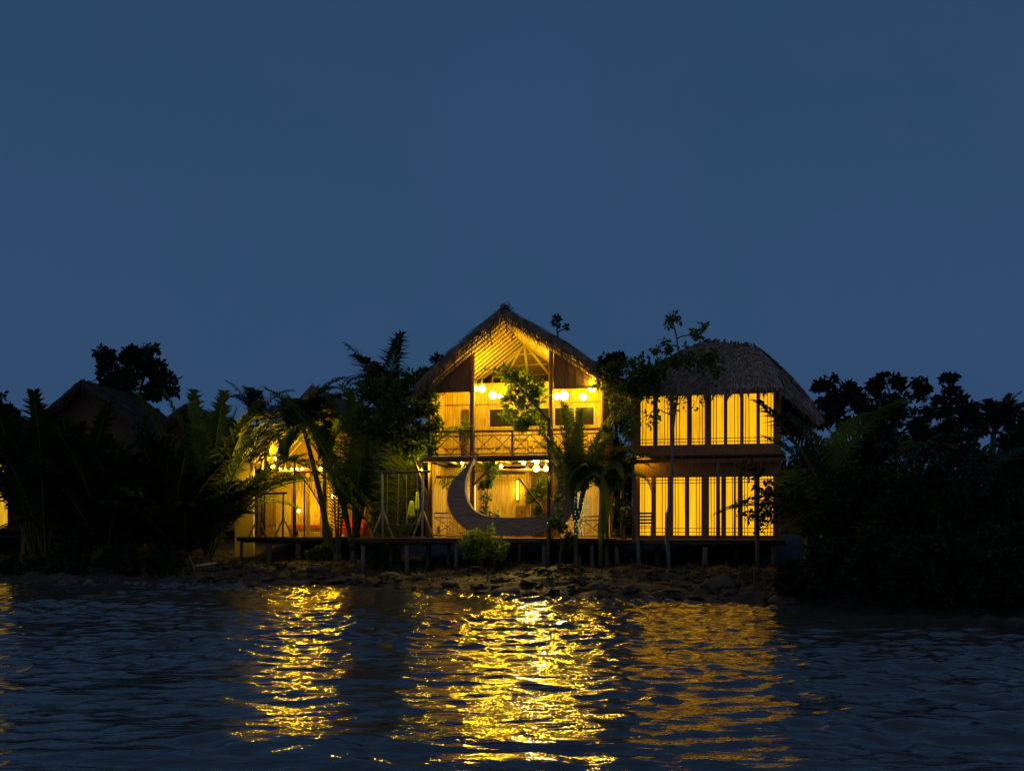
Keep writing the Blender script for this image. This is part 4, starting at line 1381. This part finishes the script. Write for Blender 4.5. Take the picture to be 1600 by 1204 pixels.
tree('sapling', 'tall thin tree reaching above the window house roof', 'tree', [(1045, 884, 29.4), (1042, 820, 29.4), (1050, 770, 29.4), (1048, 710, 29.4), (1054, 650, 29.4), (1062, 590, 29.4), (1060, 540, 29.4), (1052, 505, 29.4)],
     [(1052, 502, 29.4, 13, 13, 7, 14), (1036, 540, 29.4, 22, 11, 9, 13), (1100, 516, 29.4, 17, 13, 8, 13), (1080, 562, 29.4, 40, 20, 18, 20), (1040, 575, 29.4, 30, 18, 12, 18), (1105, 570, 29.4, 26, 20, 10, 18), (1060, 620, 29.3, 40, 22, 9, 9), (1022, 640, 29.3, 16, 40, 7, 12)],
     'leaf', 'pale_bark', 0.17, 0.06, 1.0, 46)
tree('sapling', 'leafy sapling dark against the last lower window', 'tree', [(1186, 890, 28.4), (1184, 820, 28.4), (1182, 760, 28.4), (1190, 715, 28.4)],
     [(1196, 775, 28.3, 16, 26, 10, 22), (1186, 815, 28.3, 20, 20, 9, 20), (1176, 735, 28.3, 18, 16, 7, 16), (1206, 800, 28.4, 12, 18, 6, 18), (1160, 800, 28.3, 16, 8, 3, 8)],
     'leaf_dark', 'bark', 0.16, 0.075, 1.0, 47)
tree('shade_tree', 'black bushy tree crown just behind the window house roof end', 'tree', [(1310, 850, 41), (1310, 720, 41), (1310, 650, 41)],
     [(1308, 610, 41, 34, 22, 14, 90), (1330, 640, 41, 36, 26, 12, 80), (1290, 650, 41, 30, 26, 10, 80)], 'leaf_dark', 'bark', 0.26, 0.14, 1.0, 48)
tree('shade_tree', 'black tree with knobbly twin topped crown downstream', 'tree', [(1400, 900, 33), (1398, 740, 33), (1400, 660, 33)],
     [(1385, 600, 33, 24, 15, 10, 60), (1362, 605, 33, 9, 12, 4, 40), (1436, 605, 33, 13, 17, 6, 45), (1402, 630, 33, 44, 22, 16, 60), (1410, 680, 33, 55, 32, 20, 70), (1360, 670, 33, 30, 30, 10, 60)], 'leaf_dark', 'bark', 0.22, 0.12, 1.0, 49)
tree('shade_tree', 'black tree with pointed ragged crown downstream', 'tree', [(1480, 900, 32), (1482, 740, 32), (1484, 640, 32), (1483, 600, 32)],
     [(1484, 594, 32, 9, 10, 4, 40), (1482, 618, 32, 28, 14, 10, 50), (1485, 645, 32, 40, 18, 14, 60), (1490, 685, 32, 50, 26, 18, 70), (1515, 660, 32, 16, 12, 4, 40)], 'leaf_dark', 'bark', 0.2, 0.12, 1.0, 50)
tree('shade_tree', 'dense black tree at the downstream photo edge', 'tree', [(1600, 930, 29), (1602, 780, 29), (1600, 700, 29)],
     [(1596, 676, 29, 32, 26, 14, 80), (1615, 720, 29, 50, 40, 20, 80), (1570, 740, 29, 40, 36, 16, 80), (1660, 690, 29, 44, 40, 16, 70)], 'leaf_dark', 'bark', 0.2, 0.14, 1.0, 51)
tree('shade_tree', 'small dark tree peeping out behind the thatched house eave', 'tree', [(672, 838, 42), (675, 700, 42), (678, 610, 42)],
     [(678, 572, 42, 18, 16, 7, 60), (664, 590, 42, 16, 14, 5, 50)], 'leaf_dark', 'bark', 0.22, 0.1, 1.0, 52)
tree('shade_tree', 'sprig of a tree showing above the thatched roof ridge', 'tree', [(880, 838, 41), (878, 700, 41), (874, 560, 41), (871, 520, 41)],
     [(870, 502, 41, 11, 8, 5, 16), (882, 514, 41, 6, 4, 2, 12)], 'leaf_dark', 'bark', 0.2, 0.1, 1.0, 53)
tree('shade_tree', 'dark tree behind the gap between the two big houses', 'tree', [(965, 838, 41), (965, 700, 41), (965, 640, 41)],
     [(968, 720, 41, 34, 40, 14, 80), (985, 790, 41, 40, 40, 16, 80), (962, 580, 41, 32, 24, 12, 70), (975, 640, 41, 36, 40, 14, 80), (1010, 600, 41, 30, 24, 10, 70)], 'leaf_dark', 'bark', 0.24, 0.12, 1.0, 54)

# --- shrubs
tree('leafy_shrub', 'round glossy green shrub on the bank before the crescent moon', 'shrub', [(752, 890, 29.9), (752, 870, 29.9), (750, 855, 29.9)],
     [(750, 850, 29.9, 30, 22, 24, 34), (725, 858, 29.9, 18, 14, 10, 30), (778, 858, 29.8, 16, 16, 10, 30), (768, 830, 29.9, 5, 14, 4, 10)], 'leaf_lit', 'bark', 0.17, 0.03, 1.0, 61)
tree('leafy_shrub', 'small dark leafed shrub low before the far side of the crescent moon', 'shrub', [(876, 890, 29.7), (876, 850, 29.7), (874, 820, 29.7)],
     [(872, 812, 29.7, 14, 18, 8, 30), (880, 840, 29.7, 16, 14, 6, 30), (870, 780, 29.7, 8, 20, 5, 16)], 'leaf', 'bark', 0.16, 0.035, 1.0, 64)
tree('climbing_plant', 'potted climber with bushy top seen through the moon opening', 'plant', [(760, 836, 32.2), (760, 800, 32.2), (761, 770, 32.2), (766, 740, 32.2)],
     [(767, 735, 32.2, 15, 15, 12, 34), (757, 756, 32.2, 10, 8, 6, 24), (757, 785, 32.2, 8, 20, 8, 12), (762, 802, 32.2, 14, 6, 5, 14)], 'leaf', 'bark', 0.15, 0.03, 1.0, 62, root=True)
tree('indoor_plant', 'green tree growing in the lower room beside the door post', 'plant', [(838, 838, 33.6), (838, 800, 33.6), (838, 770, 33.6)],
     [(832, 770, 33.6, 9, 20, 10, 24), (842, 800, 33.4, 8, 18, 8, 24), (850, 760, 33.4, 10, 26, 10, 24)], 'leaf', 'bark', 0.16, 0.03, 1.0, 63, root=True)
BG = 'dark shrubs along the downstream water edge'
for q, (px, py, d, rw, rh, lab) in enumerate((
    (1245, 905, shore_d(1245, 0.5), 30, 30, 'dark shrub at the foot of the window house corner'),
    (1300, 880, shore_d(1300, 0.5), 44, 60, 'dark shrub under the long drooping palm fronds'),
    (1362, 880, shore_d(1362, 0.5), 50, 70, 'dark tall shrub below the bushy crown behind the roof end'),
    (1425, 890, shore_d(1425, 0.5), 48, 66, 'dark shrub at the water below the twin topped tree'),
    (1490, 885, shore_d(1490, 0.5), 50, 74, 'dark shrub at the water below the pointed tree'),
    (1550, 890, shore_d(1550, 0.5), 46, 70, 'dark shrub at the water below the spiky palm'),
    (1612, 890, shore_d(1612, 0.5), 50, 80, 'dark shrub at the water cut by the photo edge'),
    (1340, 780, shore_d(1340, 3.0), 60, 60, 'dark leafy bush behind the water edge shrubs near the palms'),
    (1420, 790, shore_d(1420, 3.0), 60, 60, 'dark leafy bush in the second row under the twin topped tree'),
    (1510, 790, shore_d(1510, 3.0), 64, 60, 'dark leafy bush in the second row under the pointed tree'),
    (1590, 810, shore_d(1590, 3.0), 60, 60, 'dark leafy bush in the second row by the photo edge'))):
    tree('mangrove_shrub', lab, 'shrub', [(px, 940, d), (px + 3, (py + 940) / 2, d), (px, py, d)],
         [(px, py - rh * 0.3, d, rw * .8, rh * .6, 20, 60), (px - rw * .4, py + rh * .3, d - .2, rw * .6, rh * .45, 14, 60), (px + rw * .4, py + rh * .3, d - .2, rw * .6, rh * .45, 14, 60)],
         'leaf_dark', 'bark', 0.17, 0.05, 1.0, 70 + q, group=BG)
for q, (px, py, d, rw, rh, lab) in enumerate((
    (30, 888, shore_d(30, 1.5), 40, 18, 'dark low shrub by the water under the lit far doorway'),
    (110, 872, shore_d(110, 1.5), 44, 34, 'dark low shrub by the water under the peaked far roof'),
    (190, 875, shore_d(190, 1.5), 40, 30, 'dark low shrub by the water under the round crowned tree'),
    (255, 872, shore_d(255, 1.5), 34, 28, 'dark low shrub by the water beside the short nipa palm'),
    (500, 866, 36.4, 26, 16, 'small shrub under the bungalow deck edge'),
    (600, 872, 33.4, 24, 14, 'small shrub under the tall swing deck'))):
    tree('bank_shrub', lab, 'shrub', [(px, 900, d), (px + 2, (py + 900) / 2, d), (px, py, d)],
         [(px, py - 4, d, rw * .8, rh * .7, 16, 46), (px - rw * .4, py + rh * .25, d - .2, rw * .6, rh * .5, 9, 46), (px + rw * .4, py + rh * .25, d - .2, rw * .6, rh * .5, 9, 46)],
         'leaf_dark' if px < 400 else 'leaf', 'bark', 0.2, 0.05, 1.0, 90 + q, group='low shrubs on the upstream bank')
# broad hanging leaf plant (banana)
ban = thing('banana_plant', 'banana plant with one broad yellow green leaf hanging to the deck edge', 'plant', at(938, 838, 29.9), 0)
ban.location.z = ground(ban.location.x, ban.location.y)
o_ = ban.location.copy()
mb = MB(); mb.tube([(0, 0, -0.1), (0.03, 0, 1.2), (0.02, 0, at(940, 745, 29.9).z - o_.z)], [0.09, 0.08, 0.05], 8); mb.build('trunk', 'palm_stem', ban, True)
for nm, path, wd in (('leaf', [(940, 745), (945, 770), (944, 800), (938, 830), (937, 857)], 0.2), ('leaf', [(940, 745), (925, 735), (908, 745), (900, 770)], 0.16), ('leaf', [(940, 745), (952, 725), (966, 728), (974, 750)], 0.16)):
    P = resample(path, 12)
    mb = MB()
    for q in range(12):
        c = at(P[q][0], P[q][1], 29.75 - 0.012 * q) - o_
        w_ = wd * math.sin(math.pi * min(1, 0.06 + q / 11.5)) ** 0.7 + 0.005
        tg = Vector((P[min(q + 1, 11)][0] - P[max(q - 1, 0)][0], 0, -(P[min(q + 1, 11)][1] - P[max(q - 1, 0)][1]))).normalized()
        sd = Vector((tg.z, 0.5, -tg.x)).normalized()
        mb.v += [tuple(c - sd * w_ + Vector((0, -0.06, 0))), tuple(c), tuple(c + sd * w_ * 0.8 + Vector((0, -0.06, 0)))]
    for q in range(11):
        a_ = 3 * q
        mb.f += [(a_, a_ + 1, a_ + 4, a_ + 3), (a_ + 1, a_ + 2, a_ + 5, a_ + 4)]
    mb.build(nm, 'palm_lit', ban, True)

# fairy lights wound round the palm by the moon
fl = thing('fairy_lights', 'string of tiny white and green lights wound around the palm trunk', 'lights', at(906, 838, 30.05), 0)
o_ = fl.location.copy()
mb = MB(); wpts = []
for q in range(60):
    t = q / 59
    wpts.append(at(905 + 6 * math.cos(q * 1.3), 775 + 62 * t, 30.05 + 0.1 * math.sin(q * 1.3)) - o_)
mb.tube(wpts, 0.006, 4); mb.build('wire', 'metal', fl)
LEDM = {}
for mname in ('led_white', 'led_green'):
    b_ = MB(); b_.ball((0, 0, 0), 0.012, 6, 4)
    ob = b_.build('led', mname, fl, True); LEDM[mname] = ob
    ob.location = wpts[0 if mname == 'led_white' else 3]
for q in range(2, 60):
    green = random.random() < 0.35
    c = LEDM['led_green' if green else 'led_white'].copy(); COL.objects.link(c); c.parent = fl
    c.location = wpts[q] + Vector((random.uniform(-.03, .03), -0.02, random.uniform(-.02, .02)))
# green light net behind it
gn = thing('light_net', 'glowing green light net hanging behind the palm of tiny lights', 'lights', MH.w((mx(916, .6), 0.6, DZ)), MH.a)
mb = MB()
z0_, z1_ = MH.z(916, 822, .6) - DZ, MH.z(916, 774, .6) - DZ
for q in range(7):
    mb.tube([(-0.16 + q * .053, 0, z0_), (-0.16 + q * .053, 0, z1_)], 0.004, 4)
for q in range(15):
    mb.tube([(-0.16, 0, z0_ + (z1_ - z0_) * q / 14), (0.16, 0, z0_ + (z1_ - z0_) * q / 14)], 0.004, 4)
mb.build('net', 'metal', gn)
mb = MB()
b_ = MB(); b_.ball((0, 0, 0), 0.013, 6, 4); led0 = b_.build('led', 'led_green', gn, True); led0.location = (0, -0.02, z0_)
for q in range(7):
    for s in range(12):
        c = led0.copy(); COL.objects.link(c); c.parent = gn
        c.location = (-0.16 + q * .053, -0.02, z0_ + (z1_ - z0_) * (s + .5 * (q % 2)) / 12.5)

# ================================================================== far houses upstream
def far_house(label, px0, px1, d, apex_px, apex_py, eave_py, deg, lit):
    fr_ = Frame(px0, d, deg)
    t = thing('far_bungalow', label, 'house', fr_.o, fr_.a)
    xa, xb = 0.0, fr_.x(px1)
    xm, za, ze = fr_.x(apex_px), fr_.z(apex_px, apex_py), fr_.z(apex_px, eave_py)
    fz = 1.95
    mb = MB(); slats(mb, xa, xb, fz, 0, 0.6, 0.2, 0.05, lambda x: ze + (za - ze) * (1 - abs(x - xm) / max(xm - xa + .5, xb - xm + .5)) - 0.3)
    mb.build('front_wall', 'dark_wood', t)
    for x in (xa, xb - 0.05):
        mb = MB(); side_slats(mb, 0.66, 5, fz, ze - 0.25, x, 0.2, 0.05); mb.build('side_wall', 'bamboo_mat', t)
    A_, B_ = Vector((xb + .5, -.2, ze)), Vector((xb + .5, 5.5, ze))
    C_, D_ = Vector((xa - .5, 5.5, ze)), Vector((xa - .5, -.2, ze))
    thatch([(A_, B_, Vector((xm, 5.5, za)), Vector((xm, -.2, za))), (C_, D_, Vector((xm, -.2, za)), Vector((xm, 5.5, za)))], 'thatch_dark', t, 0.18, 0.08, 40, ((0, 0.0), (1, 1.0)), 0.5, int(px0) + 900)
    for (a_, b_, ya, yb) in lit:
        mb = MB()
        xa2, xb2, z0_, z1_ = fr_.x(a_, .5), fr_.x(b_, .5), fr_.z(a_, yb, .5), fr_.z(a_, ya, .5)
        for s in (xa2, xb2): mb.box(s - .04, s + .04, 0.54, 0.598, z0_, z1_)
        mb.box(xa2 - .04, xb2 + .04, 0.54, 0.598, z1_, z1_ + .07); mb.box(xa2 - .04, xb2 + .04, 0.54, 0.598, z0_ - .07, z0_)
        wo = mb.build('window', 'wood', t)
        mb = MB(); mb.box(xa2 + .04, xb2 - .04, 0.57, 0.59, z0_, z1_); mb.build('pane', 'pane_far', wo)
    mb = MB(); mb.box(xa - .3, xb + .3, -1.0, 5.2, fz - 0.12, fz); mb.build('floor', 'dark_wood', t)
    for x in np.linspace(xa, xb, 4):
        p = fr_.w((x, -.6, 0)); post(t, float(x), -.6, ground(p.x, p.y) - .3, fz - .12, 0.09, 'post_wood')
    return t
far_house('far bungalow with steep peaked roof and slivers of lit window', 62, 205, 46, 130, 594, 668, -6, [(66, 84, 760, 800), (168, 178, 768, 820)])
far_house('far bungalow with low hipped grey roof beside the round tree', 235, 345, 45, 292, 632, 690, -6, [(238, 246, 768, 822)])
far_house('bungalow at the photo edge with tall lit doorway', -150, 48, 43.5, -60, 640, 700, -6, [(-30, 12, 690, 826), (42, 52, 770, 800)])

# ================================================================== things on the bank
def boulder(p, r, label, seed, group):
    g = np.random.default_rng(seed)
    mb = MB(); mb.ball((0, 0, 0), 1.0, 14, 9)
    Vv = np.array(mb.v)
    wv = Waves(seed, 24, 0.5, 2.5, 0.75, 0, 100)
    k = 1 + wv.z(Vv[:, 0] + Vv[:, 2] * 1.7, Vv[:, 1] - Vv[:, 2] * 1.1)
    Vv = Vv * k[:, None] * np.array([r * g.uniform(.9, 1.6), r * g.uniform(.8, 1.1), r * g.uniform(.45, .7)])
    me = bpy.data.meshes.new('mud_rock'); me.from_pydata(Vv.tolist(), [], mb.f); me.materials.append(M['rock']); me.polygons.foreach_set('use_smooth', [True] * len(me.polygons))
    o = link(bpy.data.objects.new('mud_rock', me)); o.location = p; o.rotation_euler = (0, 0, g.uniform(0, 6))
    return tag(o, label, 'rock', group)
RG = 'clods and rocks on the muddy bank'
for q, (px, dd, r_, lab) in enumerate((
    (395, 0.6, .35, 'mud rock at the water by the end of the bungalow deck'), (440, 0.5, .3, 'mud rock at the water below the shorter swing'),
    (498, 0.7, .3, 'mud rock below the small shrub at the bungalow deck'), (560, 0.5, .45, 'flat pale mud rock jutting at the water between both decks'),
    (610, 0.6, .4, 'mud rock at the water below the tall swing'), (655, 0.8, .35, 'mud rock at the foot of the forked tree'),
    (705, 0.5, .42, 'mud rock at the water before the glossy shrub'), (790, 0.7, .36, 'mud rock in the brightest patch of bank below the moon'),
    (880, 0.6, .4, 'mud rock beside the foot of the lit sapling'), (935, 0.7, .34, 'mud rock below the banana plant'),
    (985, 0.6, .4, 'mud rock at the foot of the viny thin tree'), (1060, 0.6, .38, 'mud rock below the tall thin tree'),
    (1120, 0.7, .42, 'mud rock before the pale post of the window house deck'), (1175, 0.6, .36, 'mud rock at the foot of the dark sapling'),
    (1235, 0.6, .4, 'mud rock at the dark end of the open bank'))):
    Y = shore_d(px, 0.25 + ((q * 5) % 7) * 0.28); X = (px - 800) / F * Y
    boulder((X, Y, ground(X, Y) + r_ * 0.02), r_ * (0.5 + 0.35 * ((q * 7) % 5) / 4), lab, 300 + q, RG)
def pole_thing(name, label, cat, a_, b_, r_, mat='bamboo_pole'):
    t = thing(name, label, cat, (a_ + b_) / 2)
    o = t.location.copy()
    mb = MB()
    n = 7
    mb.tube([a_.lerp(b_, i / n) - o for i in range(n + 1)], [r_ * (1.1 if i % 2 else 0.97) for i in range(n + 1)], 8)
    mb.build('shaft', mat, t, True)
    mb = MB(); d = (b_ - a_).normalized()
    mb.tube([b_ - o + d * 0.002, b_ - o + d * 0.06], [r_ * 0.8, r_ * 0.35], 8); mb.build('tip', mat, t, True)
    return t
pole_thing('bamboo_log', 'pale cut bamboo log lying on the bank upstream of the bungalow deck', 'log', on_bank(303, 887) + Vector((0, 0, .05)), on_bank(303, 887) + Vector((0.75, 0.1, 0.17)), 0.055)
pole_thing('driftwood_branch', 'crooked stick leaning on the bank beside the bamboo log', 'stick', on_bank(305, 893), on_bank(305, 893) + Vector((-0.22, 0.1, .5)), 0.025, 'wood')
pole_thing('driftwood_branch', 'thin driftwood lying at the water below the tall swing', 'stick', on_bank(508, 911) + Vector((0, 0, .06)), on_bank(552, 905) + Vector((0, 0, .08)), 0.03, 'post_wood')
pole_thing('mooring_stake', 'dark stake standing in the shallow water before the window house', 'stake', Vector((at(1180, 940, 22.9).x, 22.9, -0.4)), at(1179, 885, 22.9), 0.035, 'dark_wood')
pole_thing('mooring_stake', 'slim dark stake at the water below the viny tree', 'stake', Vector((at(908, 930, 25.3).x, 25.3, -0.2)), at(906, 870, 25.3), 0.025, 'dark_wood')

# grass and litter on the bank
g = np.random.default_rng(77)
n = 9000
X = g.uniform(-24, 14, n); Dd = g.uniform(0.6, 9.0, n) ; Y = np.interp(X, SX, SY) + Dd
Z = ground_np(X, Y)
keep = LUMP.z(X * 0.6, Y * 0.6) > -0.01
X, Y, Z = X[keep], Y[keep], Z[keep]
n = len(X)
hgt = g.uniform(0.08, 0.34, n); aa = g.uniform(0, 2 * np.pi, n); ln = g.normal(0, 0.12, (n, 2))
w_ = g.uniform(0.008, 0.02, n)
p0 = np.stack([X - np.cos(aa) * w_, Y - np.sin(aa) * w_, Z - 0.02], 1)
p1 = np.stack([X + np.cos(aa) * w_, Y + np.sin(aa) * w_, Z - 0.02], 1)
p2 = np.stack([X + ln[:, 0], Y + ln[:, 1], Z + hgt], 1)
V = np.stack([p0, p1, p2], 1).reshape(-1, 3)
tag(np_mesh('bank_grass', V, np.arange(3 * n).reshape(-1, 3), 'grass'), 'sparse grass growing over the muddy river bank', 'grass', kind='stuff')

# ================================================================== the far wood behind everything
g = np.random.default_rng(91)
cs, rr, per = [], [], []
for q in range(1500):
    px = g.uniform(-350, 1950); d = g.uniform(54, 62)
    top = 712 + 22 * math.sin(px * 0.021) + 12 * math.sin(px * 0.057 + 1) - (16 if px > 1250 else 0)
    py = (g.uniform(top, 838), top + abs(g.normal(0, 10)), g.uniform(770, 845))[q % 3]
    p = at(px, py, d); cs.append(tuple(p)); rr.append(g.uniform(0.7, 1.3)); per.append(44)
Vv, Tt = leaf_cloud(cs, rr, per, 0.5, 92)
tag(np_mesh('far_woods', Vv, Tt, 'leaf_dark'), 'low dark wood closing the view behind all the houses', 'woods', kind='stuff')

# clods of churned mud over the open bank
g = np.random.default_rng(55)
ico = MB(); ico.ball((0, 0, 0), 1.0, 7, 5)
IV = np.array(ico.v)
Vs, Fs = [], []
for q in range(1700):
    px = g.uniform(280, 1260)
    Yc = shore_d(px) + g.uniform(0.05, 7.5)
    Xc = (px - 800) / F * Yc
    r_ = 0.035 + 0.15 * g.random() ** 3.2
    vv = IV * (1 + g.normal(0, 0.30, (len(IV), 1))) * r_ * np.array([g.uniform(.8, 1.8), g.uniform(.8, 1.4), g.uniform(.3, .7)])
    a = g.uniform(0, 6.28); ca, sa = math.cos(a), math.sin(a)
    vv = np.stack([vv[:, 0] * ca - vv[:, 1] * sa + Xc, vv[:, 0] * sa + vv[:, 1] * ca + Yc, vv[:, 2] + ground(Xc, Yc) + r_ * 0.05], 1)
    k = len(Vs) * len(IV)
    Vs.append(vv); Fs += [tuple(i + k for i in f) for f in ico.f]
me = bpy.data.meshes.new('mud_clods')
me.from_pydata(np.concatenate(Vs).tolist(), [], Fs)
me.materials.append(M['mud'])
tag(link(bpy.data.objects.new('mud_clods', me)), 'small lumps of churned mud scattered over the open bank', 'mud', kind='stuff')

pt = thing('potted_plant', 'potted plant behind the balcony rail beside the tall gable post', 'plant', MH.w((mx(727, 0.6), 0.6, UZ)), MH.a)
mb = MB(); mb.tube([(0, 0, 0), (0, 0, 0.15), (0, 0, 0.42), (0, 0, 0.45)], [0.13, 0.17, 0.2, 0.21], 12); mb.build('pot', 'wood', pt, True)
Vv, Tt = leaf_cloud([(0, 0, 0.85), (0.12, 0, 1.05), (-0.14, 0.05, 1.0), (0.02, 0, 1.25)], [0.3, 0.24, 0.24, 0.2], [50, 36, 36, 26], 0.17, 301)
np_mesh('foliage', Vv, Tt, 'leaf', pt)
mb = MB(); mb.tube([(0, 0, 0.4), (0.02, 0, 0.8), (0, 0, 1.2)], [0.02, 0.016, 0.008], 5); mb.build('stem', 'bark', pt)
